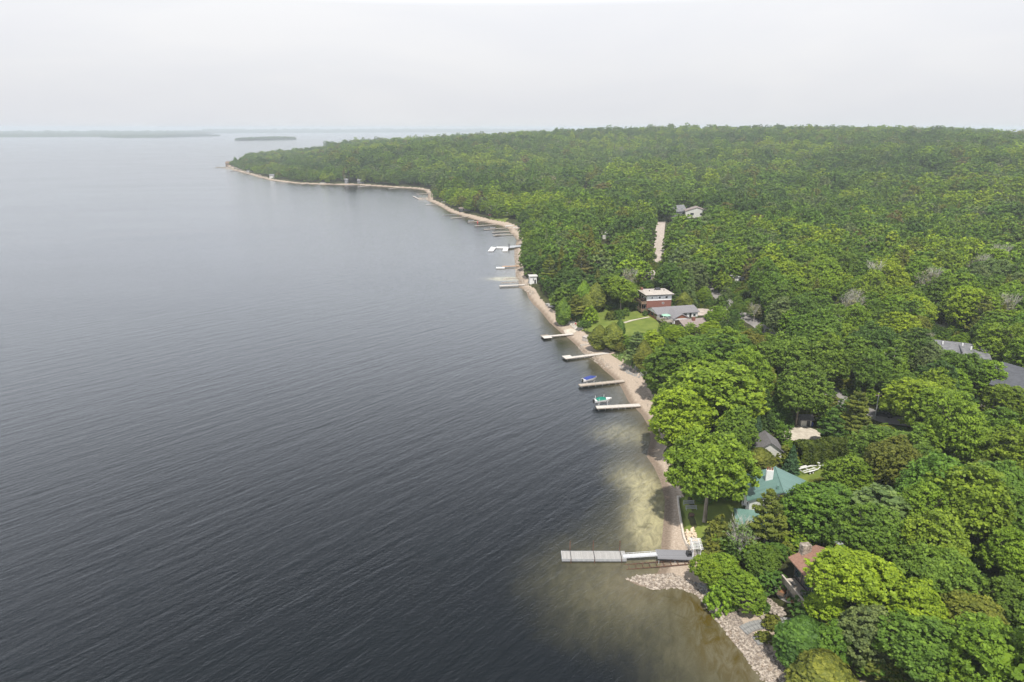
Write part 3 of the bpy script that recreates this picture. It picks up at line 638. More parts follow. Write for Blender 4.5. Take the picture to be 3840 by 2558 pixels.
hero(2245, 980, 90, 'pine0', 'olive', 'duller olive pine inland of the largest one', 1.6)
hero(2215, 925, 70, 'spruce0', 'olive', 'tall olive spruce behind the brown-tinged pines', 2.2)
hero(2240, 1065, 62, 'spruce1', 'olive', 'olive spruce in front of the duller inland pine', 2.0)
hero(2330, 1090, 130, 'maple0', 'bright green', 'full green maple left of the brick house', 1.1)
hero(2590, 1075, 62, 'spruce0', 'grey green', 'silvery spruce behind the brick house driveway', 2.4)
hero(2548, 1075, 60, 'spruce1', 'dark green', 'dark spruce left of the silvery spruce', 2.2)
hero(2566, 1125, 58, 'cedar0', 'olive', 'rounded cedar on the drive beside the brick house', 1.2)
hero(2638, 1110, 66, 'maple2', 'bright green', 'small round maple between the drive and the road', 1.0)
hero(2724, 1105, 40, 'birch0', 'grey green', 'slim pale birch at the near edge of the road', 2.3)
hero(2710, 1130, 50, 'shrub0', 'mid green', 'loose bush at the foot of the slim roadside birch', 1.0, 'bush')
hero(2692, 1182, 74, 'maple4', 'bright green', 'perfectly round green tree on the gravel beside the grey-roofed house', 1.15)
hero(2764, 1160, 66, 'maple3', 'mid green', 'small low tree beyond the road bend', .9)
hero(2830, 1170, 60, 'bare0', 'grey', 'leafless grey tree on the far verge of the road', 1.2)
hero(3200, 1165, 90, 'bare0', 'grey', 'leafless grey tree deep in the wood right of the road', 1.5)
hero(3480, 1070, 90, 'bare0', 'grey', 'tall half-bare pale tree above the right-hand wood', 1.6)
hero(3740, 980, 90, 'bare0', 'grey', 'pale half-bare tree at the far right above the wood', 1.5)
hero(3465, 1290, 80, 'bare0', 'grey green', 'half-bare tree at the left corner of the flat grey roof', 1.3)
hero(2560, 1040, 0 + 70, 'maple1', 'dark green', 'dark maple behind the brick house roof', 1.1)
hero(2625, 885, 48, 'spruce0', 'grey green', 'brown-grey spruce right of the straight lane', 1.8)
hero(2695, 905, 58, 'spruce1', 'grey green', 'grey-green spruce alone among maples beyond the straight lane', 1.6)
hero(2835, 840, 88, 'maple2', 'brownish', 'rust-brown crowned tree, left of two in the wood', .75)
hero(3020, 830, 110, 'maple0', 'brownish', 'wider rust-brown crowned tree, right of two in the wood', .7)
hero(3365, 1250, 150, 'maple4', 'yellow green', 'yellow-green maple standing left of the flat grey roof', 1.3)
hero(3240, 1290, 110, 'maple1', 'olive', 'olive maple left of the yellow-green one', 1.4)
hero(3090, 1360, 180, 'maple3', 'mid green', 'big dense maple over the road behind the arrow-shaped drive', 1.15)
hero(2950, 1330, 190, 'maple0', 'mid green', 'big round maple in the dark wood, second inland from the birches', 1.1)
hero(3000, 1480, 210, 'maple2', 'mid green', 'big maple above the beige shed', 1.1)
hero(3210, 1560, 150, 'pine0', 'olive', 'shaggy olive pine right of the gravel drive', 1.4)
hero(3120, 1600, 120, 'pine1', 'dark green', 'dark pine between the gravel drive and the shaggy olive pine', 1.4)
hero(3440, 1500, 200, 'maple1', 'yellow green', 'sunlit yellow-green maple above the dark car', 1.1)
hero(3570, 1440, 130, 'maple3', 'bright green', 'green maple below the pale grey roof', 1.1)
hero(3700, 1415, 130, 'maple4', 'bright green', 'bright maple in front of the dark angular house', 1.3)
hero(3545, 1365, 150, 'maple0', 'mid green', 'low maple hiding the wall under the flat grey roof', .9)
hero(3655, 1390, 90, 'maple3', 'bright green', 'small maple between the two right-hand houses', 1.1)
hero(3600, 1290, 80, 'maple2', 'bright green', 'small maple overlapping the flat grey roof', 1.0)
hero(3350, 1690, 250, 'maple0', 'mid green', 'broad maple above the boat trailer lawn, right of the hedge', 1.0)
hero(3190, 1800, 190, 'maple2', 'bright green', 'bright green maple right of the boat trailer', 1.0)
hero(3075, 1915, 260, 'maple1', 'mid green', 'large maple covering the green roof\'s right corner', 1.05)
hero(2880, 1940, 150, 'pine1', 'olive', 'olive pine in front of the green roof', 1.7)
hero(2928, 1915, 95, 'pine0', 'olive', 'second olive pine touching the green roof\'s front edge', 1.6)
hero(2965, 1930, 130, 'maple3', 'mid green', 'dark maple between the olive pine and the large maple at the green roof', 1.3)
hero(3290, 1945, 330, 'pine0', 'grey green', 'wide tiered white pine with pale drooping boughs', .85)
hero(3500, 1830, 200, 'maple3', 'mid green', 'dusty green maple behind the tiered pine', 1.2)
hero(3480, 2060, 260, 'maple2', 'bright green', 'large bright maple right of the tiered pine', 1.1)
hero(3690, 1930, 130, 'pine1', 'brownish', 'brown-green conifer near the right edge, taller of two', 1.9)
hero(3680, 1790, 140, 'cedar1', 'olive', 'brown-green conifer near the right edge, behind the taller one', 1.2)
hero(3205, 2170, 290, 'maple0', 'yellow green', 'large yellow-green maple over the brown-roofed cottage', 1.05)
hero(3110, 2270, 130, 'maple4', 'yellow green', 'small yellow-green maple below the cottage deck', 1.4)
hero(3150, 2110, 110, 'maple2', 'yellow green', 'yellow-green maple top over the cottage\'s brick chimney', 1.3)
hero(2745, 2262, 60, 'shrub0', 'mid green', 'weedy clump on the cobble bank, nearest the water', .6, 'bush')
hero(2840, 2285, 46, 'shrub0', 'yellow green', 'small lime-green bush between two stone bands', .8, 'bush')
hero(2875, 2275, 40, 'shrub0', 'dark green', 'dark bush below the patio\'s left edge', .8, 'bush')
hero(2895, 2330, 70, 'shrub0', 'olive', 'olive bush just above the flagstone steps', .7, 'bush')
hero(2870, 2385, 60, 'shrub0', 'olive', 'low reddish-olive scrub below the flagstone steps', .6, 'bush')
hero(3440, 2290, 210, 'maple4', 'yellow green', 'brightest yellow-green crown in the near right corner', 1.3)
hero(3470, 2440, 300, 'maple3', 'mid green', 'green maple below the brightest yellow crown', 1.0)
hero(3640, 2310, 230, 'maple1', 'olive', 'olive-brown tree right of the brightest yellow crown', 1.0)
hero(3790, 2100, 200, 'maple2', 'bright green', 'sunlit green maple at the right edge above the olive-brown tree', 1.1)
hero(3810, 2260, 200, 'maple0', 'mid green', 'mid-green maple at the right edge beside the olive-brown tree', 1.1)
hero(3010, 2400, 190, 'cedar0', 'dark green', 'broad dark cedar at the foot of the stone steps', 1.2)
hero(3110, 2420, 170, 'maple4', 'mid green', 'mid-green tree directly right of the broad dark cedar', 1.3)
hero(3090, 2540, 230, 'cedar1', 'olive', 'broad olive cedar at the bottom edge of the view', 1.0)
hero(2700, 2140, 150, 'maple2', 'bright green', 'bright green bushy tree right of the white arbour', .9)
hero(2790, 2200, 150, 'maple4', 'bright green', 'bright bushy tree between the white arbour and the patio', 1.0)
hero(3765, 1500, 150, 'maple1', 'bright green', 'full maple covering the angular house\'s lower wall', 1.1)
hero(3640, 1352, 95, 'maple4', 'mid green', 'rounded maple under the flat grey roof\'s right end', 1.0)
hero(3500, 1340, 80, 'maple1', 'bright green', 'small maple under the flat grey roof\'s left end', 1.1)
hero(2860, 2100, 140, 'maple3', 'mid green', 'dark bushy tree left of the cottage roof', 1.1)
hero(2765, 1990, 120, 'bare0', 'grey green', 'half-dead grey tree with bare twigs near the white arbour', 1.5, base=(2768, 2115))
hero(2660, 2140, 130, 'maple0', 'bright green', 'bright leafy tree closest to the white arbour', 1.2)
hero(2700, 2230, 110, 'shrub0', 'bright green', 'low bright bush hanging over the pebble bank', 1.0, 'bush')
hero(2840, 1600, 66, 'spruce1', 'blue green', 'blue-green spruce behind the grey shed', 1.5)
hero(2972, 1715, 66, 'spruce0', 'blue green', 'blue-green spruce at the left end of the long cedar hedge', 1.7)
hero(2850, 1720, 110, 'cedar0', 'olive', 'clipped cedar clump between the grey shed and the green roof', .9)
hero(2800, 1760, 90, 'cedar1', 'olive', 'clipped cedar clump at the corner of the green roof', .9)
hero(2930, 1500, 110, 'spruce1', 'dark green', 'dark spruce in the shade left of the beige shed', 1.7)
hero(2870, 1530, 90, 'spruce0', 'deep green', 'very dark spruce behind the blue-green spruce', 1.8)
hero(2700, 1990, 110, 'shrub0', 'olive', 'yellowing bush on the lawn edge right of the lawn maple', 1, 'bush')
hero(2420, 1172, 22, 'shrub0', 'dark green', 'square clipped box bush beside the lawn path', 1, 'bush')
hero(2320, 1178, 44, 'shrub0', 'dark green', 'dark bush in the middle of the bright lawn', .8, 'bush')
hero(2290, 1182, 40, 'shrub0', 'olive', 'reddish bush at the left of the lawn island bed', .8, 'bush')
hero(2348, 1168, 34, 'shrub0', 'mid green', 'bush at the right of the lawn island bed', .8, 'bush')

# long clipped hedge
def hedge(a, c, w, h, label, n=5000):
    A, B = G(*a), G(*c); L = np.linalg.norm((B - A)[:2]); ang = math.atan2(B[1] - A[1], B[0] - A[0])
    t = rng.random(n) * L; s = rng.uniform(-1, 1, n); zz = rng.random(n) ** .6; face = rng.random(n)
    x = t; y = np.where(face < .5, s * w / 2, np.sign(s) * w / 2 * rng.uniform(.8, 1.05, n)); z = np.where(face < .5, h * rng.uniform(.88, 1.06, n), zz * h) + .25 * np.sin(t * .9)
    nn = np.stack([np.zeros(n), np.where(face < .5, 0, np.sign(s)), np.where(face < .5, 1, .3)], -1) + unit(n) * .6
    me = crown_from(np.stack([x, y, z], -1), nn, np.full(n, .3), np.clip(.5 + .25 * np.sin(t * 2.1) + rng.uniform(-.3, .3, n), 0, 1), 'hedge')
    o = bpy.data.objects.new('hedge', me); col.objects.link(o); o.location = (A[0], A[1], min(A[2], B[2])); o.rotation_euler = (0, 0, ang); o['tint'] = [.085, .12, .016, 1.0]
    tag(o, label, 'hedge')
hedge((2985, 1740), (3200, 1712), 4.2, 5.0, 'long tall cedar hedge between the gravel drive and the boat trailer', 9000)
hedge((2600, 1152), (2700, 1162), 2.2, 1.6, 'low hedge bank above the pinkish drive', 3000)
OPEN.append([(2985, 1650), (3200, 1640), (3210, 1740), (2990, 1760)])

# ------------------------------------------------------------ protected photo areas: things that must stay visible
OPEN += [
 [(2395, 1080), (2530, 1080), (2605, 1140), (2665, 1190), (2660, 1235), (2540, 1240), (2440, 1215), (2395, 1160)],
 [(2775, 1740), (3000, 1740), (3010, 1850), (2900, 1860), (2800, 1920), (2775, 1860)],
 [(2815, 1620), (2910, 1620), (2910, 1700), (2820, 1710)],
 [(2890, 2080), (3100, 2070), (3110, 2200), (3010, 2280), (2900, 2270)],
 [(3510, 1297), (3640, 1300), (3650, 1322), (3530, 1318)], [(3770, 1385), (3840, 1400), (3840, 1440), (3780, 1425)], [(2940, 1575), (3060, 1585), (3100, 1640), (3095, 1690), (2990, 1680), (2950, 1630)],
 [(2990, 1570), (3040, 1570), (3040, 1610), (2990, 1610)],
 [(3105, 1470), (3170, 1470), (3180, 1505), (3120, 1505)],
 [(2530, 765), (2645, 780), (2645, 815), (2530, 812)],
 [(1985, 1025), (2022, 1025), (2022, 1065), (1985, 1065)],

 [(2255, 875), (2280, 875), (2280, 895), (2255, 895)], [(2400, 1035), (2440, 1035), (2440, 1060), (2400, 1060)], [(2755, 1045), (2795, 1045), (2795, 1062), (2755, 1062)],
 [(2188, 692), (2215, 692), (2215, 704), (2188, 704)], [(1335, 668), (1372, 668), (1372, 688), (1335, 688)], [(1010, 618), (1025, 618), (1025, 628), (1010, 628)],
 [(3110, 1112), (3145, 1112), (3145, 1132), (3110, 1132)], [(3280, 1535), (3400, 1560), (3400, 1600), (3280, 1600)],
 [(2700, 2220), (2970, 2310), (2960, 2370), (2770, 2370), (2700, 2330)],
 [(2595, 1150), (2735, 1143), (2745, 1200), (2660, 1188)], [(2636, 1058), (2690, 1085), (2770, 1160), (2865, 1212), (2840, 1238), (2700, 1145), (2636, 1088)], [(2468, 830), (2494, 830), (2492, 990), (2452, 990)],
 [(2490, 1690), (2560, 1690), (2560, 2100), (2490, 2100)],
]
OPENA = [np.array(p, float) for p in OPEN]
def pdist(poly, x, y):
    a = poly; b_ = np.roll(poly, -1, axis=0); e = b_ - a; t = np.clip(((x - a[:, 0]) * e[:, 0] + (y - a[:, 1]) * e[:, 1]) / ((e ** 2).sum(1) + 1e-9), 0, 1)
    d = np.sqrt(((np.array((x, y)) - a - e * t[:, None]) ** 2).sum(1).min()); return -d if inpoly((x, y), a) else d
BB = [(p[:, 0].min(), p[:, 0].max(), p[:, 1].min(), p[:, 1].max()) for p in OPENA]
def blocked(x, y, z, r, h, slack=.75):
    u, v, dep = proj(x, y, z + h * .6); pr = r * F / dep * slack
    for p, (a, b_, c, d) in zip(OPENA, BB):
        if a - pr < u < b_ + pr and c - pr < v < d + pr and pdist(p, u, v) < pr: return True
    return False

# random woodland: the ~200 nearest are trees of their own, the rest is the wood
cand = []
y = 62.0
while y < 2250:
    sp = 8.6 if y < 500 else (10 if y < 700 else 13.5)
    x = -.5 * y
    while x < .86 * y + 14:
        xx = x + rng.uniform(-.33, .33) * sp; yy = y + rng.uniform(-.33, .33) * sp
        cand.append((xx, yy)); x += sp
    y += sp * .9
cand = np.array(cand); ds = sdist(cand[:, 0], cand[:, 1]); w = beachw(cand[:, 1])
ok = ds > w + 1.5; cand = cand[ok]; ds = ds[ok]; gz = terrain(cand[:, 0], cand[:, 1], ds)
NOI = np.sin(cand[:, 0] * .013 + 2) * np.sin(cand[:, 1] * .011 + 1) + .6 * np.sin(cand[:, 0] * .041 + cand[:, 1] * .03) + .35 * np.sin(cand[:, 0] * .09 - cand[:, 1] * .07)
rows = []
HT = np.array(TREES)
for (x, y), z, d, nz_ in zip(cand, gz, ds, NOI):
    r = rng.uniform(4.6, 7.4); 
    if y > 500: r = rng.uniform(5, 8)
    if rng.random() < .12: r *= .7
    hh = min(r * rng.uniform(2.3, 2.9), 20) * (.75 if d < 16 else 1)
    if d < 14: r *= .8
    if y > 700: r *= rng.choice([1.0, 1.25, 1.5]); hh = r * rng.uniform(1.9, 2.3)
    if x / y < -.26: r *= .8; hh *= .62
    if y < 900:
        if blocked(x, y, z, r, hh): continue
        q = np.hypot(HT[:, 0] - x, HT[:, 1] - y) < (HT[:, 2] * .7 + r * .35)
        if q.any(): continue
    g = nz_ * (.8 if y < 500 else 1.1) + rng.normal() * (.55 if y < 500 else .38) + .15; hh *= rng.uniform(.85, 1.2) if y > 450 else 1
    pal = ['deep green', 'dark green', 'mid green', 'mid green', 'bright green', 'yellow green']
    cc = pal[int(np.clip((g + 1.6) / 3.2 * 6, 0, 5))]
    a = rng.random()
    if a < .04: cc = 'olive'
    elif a < .046 and y > 330: cc = 'brownish'
    elif a < .13: cc = 'grey green'
    if y < 300 and cc in ('yellow green', 'grey green') and rng.random() < .65: cc = 'bright green'
    kd = 'maple'; b_ = rng.random()
    if b_ < .09: kd = 'birch'
    elif b_ < .125 and y < 600: kd = 'pine'
    elif b_ < .15: kd = 'spruce'
    elif b_ < .165 and (y > 260 or rng.random() < .3): kd = 'bare'
    if kd in ('pine', 'spruce') and cc in ('yellow green', 'bright green'): cc = 'olive'
    if kd == 'bare': cc = 'grey'
    dep = proj(x, y, z + 8)[2]; u, v, _ = proj(x, y, z + hh * .6)
    vis = -80 < u < 3920 and v < 2700
    rows.append((r / dep if vis else 0, x, y, z, r, hh, kd, cc, u, v))
rows.sort(key=lambda q: -q[0])
NIND = 300 - len(TREES) + 12
LM = [('the green-roofed house', 2890, 1800), ('the brown-roofed cottage', 3050, 2140), ('the grey-roofed shed', 2865, 1655), ('the boat trailer', 3040, 1765), ('the beige shed', 3022, 1590),
      ('the dark angular house', 3780, 1420), ('the flat grey roof', 3580, 1310), ('the brick house', 2475, 1125), ('the brown-roofed house by the lawn', 2600, 1210), ('the white arbour', 2612, 2060),
      ('the road bend', 2800, 1195), ('the dark car', 3315, 1557), ('the tiered white pine', 3290, 1945), ('the leafless wood tree', 3200, 1165), ('the brightest yellow crown', 3440, 2290), ('the half-bare pale tree', 3480, 1070), ('the rust-brown crowns', 2930, 835), ('the straight lane', 2475, 900), ('the brown-tinged pines', 2180, 1000), ('the white boathouse', 2000, 1045)]
ORD = ['nearest', 'second', 'third', 'fourth', 'fifth', 'sixth', 'seventh', 'eighth', 'ninth', 'tenth', 'eleventh', 'twelfth', 'thirteenth', 'fourteenth', 'fifteenth', 'sixteenth']
seen = {}
indiv = rows[:NIND]; rest = rows[NIND:]
KN = {'maple': 'broad-leaved tree', 'birch': 'narrow birch', 'pine': 'pine', 'spruce': 'spruce', 'bare': 'half-bare tree'}
tmp = []
for rw in indiv:
    u, v = rw[8], rw[9]; lm = min(LM, key=lambda q: math.hypot(q[1] - u, (q[2] - v) * 1.3)); du, dv = u - lm[1], v - lm[2]
    rel = ('right of' if du > 0 else 'left of') if abs(du) > 1.2 * abs(dv) else ('above' if dv < 0 else 'below')
    tmp.append((rw[7] + ' ' + KN[rw[6]], rel, lm[0], math.hypot(du, dv), rw))
tmp.sort(key=lambda q: q[3])
for cn, rel, ln, dd, rw in tmp:
    k = seen.get((cn, rel, ln), 0); seen[(cn, rel, ln)] = k + 1
    lab = f"{cn}, {ORD[k] if k < 16 else 'outermost'} {rel} {ln}"
    _, x, y, z, r, hh, kd, cc, u, v = rw
    far = y > 330
    pk = {'maple': ('farmaple%d' % rng.integers(4)) if far else 'maple%d' % rng.integers(5), 'birch': 'birch%d' % rng.integers(2), 'pine': 'pine%d' % rng.integers(2), 'spruce': 'spruce%d' % rng.integers(2), 'bare': 'bare0'}[kd]
    if kd in ('birch', 'pine', 'spruce', 'bare'): r *= .65
    tree(pk, x, y, r, hh, cc, lab, group='trees of the shore wood')
for k in ('farmaple0', 'farmaple1', 'farmaple2', 'farmaple3', 'farpine0', 'farbare0'):
    if k not in first:
        i_ = next(i for i, q in enumerate(rest) if q[2] > 360); rw = rest.pop(i_); tree(k, rw[1], rw[2], 5.5, 14, 'mid green' if 'bare' not in k else 'grey', {'farmaple0': 'rounded green', 'farmaple1': 'pointed green', 'farmaple2': 'broad green', 'farmaple3': 'tapering green', 'farpine0': 'dark conical', 'farbare0': 'thin grey'}[k] + ' tree just inland of the individually visible trees', group='trees of the shore wood')

# the rest of the wood: one object, its crowns spread by geometry nodes
ISL = []
def forest(name, rws, label):
    n = len(rws); pts = np.array([(q[1], q[2], q[3] - .4) for q in rws])
    me = bpy.data.meshes.new(name); me.vertices.add(n); me.vertices.foreach_set('co', pts.astype('f').ravel())
    def at(nm, ty, vals):
        a = me.attributes.new(nm, ty, 'POINT'); a.data.foreach_set('vector' if ty == 'FLOAT_VECTOR' else 'color' if ty == 'FLOAT_COLOR' else 'value', np.asarray(vals).ravel())
    ti = np.array([np.array(TINT[q[7]]) for q in rws]) * rng.uniform(.92, 1.1, (n, 1)) * rng.uniform(.95, 1.05, (n, 3))
    at('tint', 'FLOAT_COLOR', np.column_stack([ti, np.ones(n)]).astype('f'))
    at('sc', 'FLOAT_VECTOR', np.array([(q[4] / 6.4 * (.6 if q[6] != 'maple' else 1),) * 2 + (q[5] / 16,) for q in rws]).astype('f'))
    at('rz', 'FLOAT_VECTOR', np.column_stack([np.zeros(n), np.zeros(n), rng.random(n) * 6.28]).astype('f'))
    idx = [4 if q[6] in ('pine', 'spruce') else 5 if q[6] == 'bare' else int(rng.integers(4)) for q in rws]
    at('pk', 'INT', np.array(idx, dtype='i'))
    o = bpy.data.objects.new(name, me); col.objects.link(o); tag(o, label, 'forest', kind='stuff')
    ng = bpy.data.node_groups.new(name + '_crowns', 'GeometryNodeTree')
    ng.interface.new_socket('Geometry', in_out='INPUT', socket_type='NodeSocketGeometry'); ng.interface.new_socket('Geometry', in_out='OUTPUT', socket_type='NodeSocketGeometry')
    gi = ng.nodes.new('NodeGroupInput'); go = ng.nodes.new('NodeGroupOutput')
    def na(nm, ty):
        a = ng.nodes.new('GeometryNodeInputNamedAttribute'); a.data_type = ty; a.inputs[0].default_value = nm; return a.outputs[0]
    cur = gi.outputs[0]; outs = []
    for k, kn in enumerate(('farmaple0', 'farmaple1', 'farmaple2', 'farmaple3', 'farpine0', 'farbare0')):
        oi = ng.nodes.new('GeometryNodeObjectInfo'); oi.transform_space = 'ORIGINAL'; oi.inputs['Object'].default_value = first[kn]; oi.inputs['As Instance'].default_value = True
        ip = ng.nodes.new('GeometryNodeInstanceOnPoints'); cp = ng.nodes.new('FunctionNodeCompare'); cp.data_type = 'INT'; cp.operation = 'EQUAL'
        si = [s for s in cp.inputs if s.type == 'INT']; ng.links.new(na('pk', 'INT'), si[0]); si[1].default_value = k
        ng.links.new(cur, ip.inputs['Points']); ng.links.new(cp.outputs[0], ip.inputs['Selection']); ng.links.new(oi.outputs['Geometry'], ip.inputs['Instance'])
        ng.links.new(na('sc', 'FLOAT_VECTOR'), ip.inputs['Scale']); ng.links.new(na('rz', 'FLOAT_VECTOR'), ip.inputs['Rotation']); outs.append(ip.outputs[0])
    jn = ng.nodes.new('GeometryNodeJoinGeometry')
    for q in outs: ng.links.new(q, jn.inputs[0])
    ng.links.new(jn.outputs[0], go.inputs[0])
    md = o.modifiers.new('crowns', 'NODES'); md.node_group = ng
    return o
forest('forest', rest, 'unbroken green mixed wood rolling up to the far ridge')
# undergrowth fills the shaded ground between the trunks near the camera
urows = []; ug = np.column_stack([rng.uniform(20, 330, 26000), rng.uniform(62, 430, 26000)]); ug = ug[ug[:, 0] < .85 * ug[:, 1] + 20]; ud = sdist(ug[:, 0], ug[:, 1]); k_ = ud > beachw(ug[:, 1]) + 1.2; ug = ug[k_]; uz = terrain(ug[:, 0], ug[:, 1], ud[k_])
for (x, y), z in zip(ug, uz):
    if rng.random() > .4: continue
    u, v, dep = proj(x, y, z + 1)
    if any(a < u < b_ and c < v < d and inpoly((u, v), p) for p, (a, b_, c, d) in zip(OPENA, BB)): continue
    urows.append((0, x, y, z, rng.uniform(1.6, 3.2), rng.uniform(2, 5.5), 'maple', ['mid green', 'dark green', 'deep green', 'olive', 'bright green'][rng.integers(5)]))
forest('undergrowth', urows, 'low bushes and saplings under the near trees')
# small round wooded island off the point
ia, ib = P(885, 527)[:2], P(1105, 523)[:2]; irows = []; L_ = np.linalg.norm(ib - ia)
for _ in range(420):
    t = rng.random(); q = ia + (ib - ia) * t + np.array((0, 1)) * rng.random() * 160 * math.sin(math.pi * t) ** .5
    irows.append((0, q[0], q[1], .5, rng.uniform(8, 11), rng.uniform(15, 24) * (.6 + .4 * math.sin(math.pi * t) ** .4), 'maple', ['mid green', 'dark green', 'deep green'][rng.integers(3)]))
forest('island_trees', irows, 'wooded crown of the small round island')
o = far_land('island', [ia + (-10, 0), (ia + ib) / 2, ib + (10, 0)], 175, 2, 3, 30, True); tag(o, 'small compact wooded island off the point', 'island')

# ------------------------------------------------------------ docks and boats
def dock(a, c, w, m, label, head=None, deck=.75, posts=5, hang=0, name='dock'):
    """a: seaward end, c: shore end, both in the photo; head = (length, width, side) of a wider outer platform"""
    A, B = P(*a, deck), P(*c, deck); L = float(np.linalg.norm(B - A)); ang = math.atan2(B[1] - A[1], B[0] - A[0])
    e = empty(name, (A[0], A[1], 0), ang); tag(e, label, 'dock', 'docks along the shore')
    mb = MB(); n = max(1, round(L / 3.05)); g = L / n
    for i in range(n): mb.box(i * g + .02, (i + 1) * g - .02, -w / 2, w / 2, deck - .1, deck + (.0 if i % 2 else .006))
    if head:
        hl, hw, s = head; mb.box(-.02, hl, *((w / 2 + .01, w / 2 + hw) if s > 0 else (-w / 2 - hw, -w / 2 - .01)), deck - .1, deck + .01)
    mb.build('deck', M[m], e)
    fr = MB()
    for s in (-1, 1): fr.box(0, L, s * (w / 2 - .03) - .04, s * (w / 2 - .03) + .04, deck - .34, deck - .1)
    for i in range(n + 1): fr.box(max(0, i * g - .05), min(L, i * g + .05), -w / 2 + .08, w / 2 - .08, deck - .3, deck - .11)
    if head: 
        y0, y1 = (w / 2 + .05, w / 2 + hw - .03) if s > 0 else (-w / 2 - hw + .03, -w / 2 - .05); fr.box(.05, hl - .05, y0, y1, deck - .34, deck - .12)
    fr.build('frame', M['old_wood' if 'grey' not in m else 'steel'], e)
    for i in range(posts):
        for s in (-1, 1):
            x = L * .04 + L * .75 * i / max(1, posts - 1); pm = MB().tube((0, 0, -1.5), (0, 0, deck + .25), .05, n=6); pm.build('post', M['steel'], e, (x, s * (w / 2 + .06), 0))
    return e, L
def hull(L, Bm, H):
    """boat hull loft: stern at x=0, bow at x=L"""
    mb = MB(); n = 12; V = []
    for i in range(n + 1):
        t = i / n; b_ = Bm / 2 * (1 - max(0, (t - .45) / .55) ** 2.2) + .02; kz = .0 + .55 * H * max(0, (t - .6) / .4) ** 2; hz_ = H * (1 + .22 * t * t); xs = t * L
        V += [(xs, 0, kz), (xs, -b_ * .82, kz + H * .32), (xs, -b_, hz_), (xs, b_, hz_), (xs, b_ * .82, kz + H * .32)]
    F_ = []
    for i in range(n):
        for j in range(5): F_.append((i * 5 + j, i * 5 + (j + 1) % 5, (i + 1) * 5 + (j + 1) % 5, (i + 1) * 5 + j))
    mb.add(V, [f for k, f in enumerate(F_)] + [(4, 3, 2, 1, 0), (n * 5, n * 5 + 1, n * 5 + 2, n * 5 + 3, n * 5 + 4)]); return mb
def boat(pos, ang, L, cover, label, cm='blue', z=.9, group='boats by the docks'):
    e = empty('motorboat', (pos[0], pos[1], z), ang); tag(e, label, 'boat', group); Bm = L * .36; H = L * .15
    hull(L, Bm, H).build('hull', M['gel'], e)
    cv = MB(); k = 10; V = []; x0, x1 = (.12, .62) if cover == 'mid' else (.12, .97) if cover else (.3, .6)
    for i in range(k + 1):
        t = x0 + (x1 - x0) * i / k; b_ = Bm / 2 * (1 - max(0, (t - .45) / .55) ** 2.2) * .9 + .02; h = H * (1 + .22 * t * t)
        top = h + (.35 + .25 * math.sin(math.pi * i / k)) * (1 if t < .6 else max(.12, 1 - (t - .6) * 2.6)) * L / 6
        V += [(t * L, -b_, h + .01), (t * L, -b_ * .55, top), (t * L, b_ * .55, top), (t * L, b_, h + .01)]
    Fc = [(i * 4 + j, i * 4 + j + 1, (i + 1) * 4 + j + 1, (i + 1) * 4 + j) for i in range(k) for j in range(3)]
    cv.add(V, [f[::-1] for f in Fc] + [(0, 1, 2, 3), (k * 4 + 3, k * 4 + 2, k * 4 + 1, k * 4)])
    cv.build('canvas_cover', M[cm], e)
    MB().extr([(-Bm * .3, H * 1.08), (Bm * .3, H * 1.08), (Bm * .22, H * 1.08 + L * .085), (-Bm * .22, H * 1.08 + L * .085)], L * .6, L * .62, 'y').build('windshield', M['glass'], e).rotation_euler = (0, 0, -math.pi / 2)
    MB().box(-L * .07, -.01, -.18, .18, -.1, H * .9).box(-L * .08, -.02, -.22, .22, H * .85, H * 1.35).build('outboard_motor', M['rubber'], e)
    return e
def lift(pos, ang, L, w, label, h=2.6, tall=True):
    e = empty('boat_lift', (pos[0], pos[1], 0), ang); tag(e, label, 'boat lift', 'boat lifts')
    for x in (L * .15, L * .62):
        MB().box(x - .06, x + .06, -w / 2, w / 2, .62, .78).build('crossbeam', M['steel'], e)
        for s in (-1, 1): MB().box(x - .05, x + .05, s * w / 2 - .05, s * w / 2 + .05, -1.5, h if tall else 1.1).build('post', M['steel' if not tall else 'white'], e)
    for s in (-1, 1): MB().box(.1, L * .8, s * w * .22 - .06, s * w * .22 + .06, .79, .9).build('bunk', M['old_wood'], e)
    return e
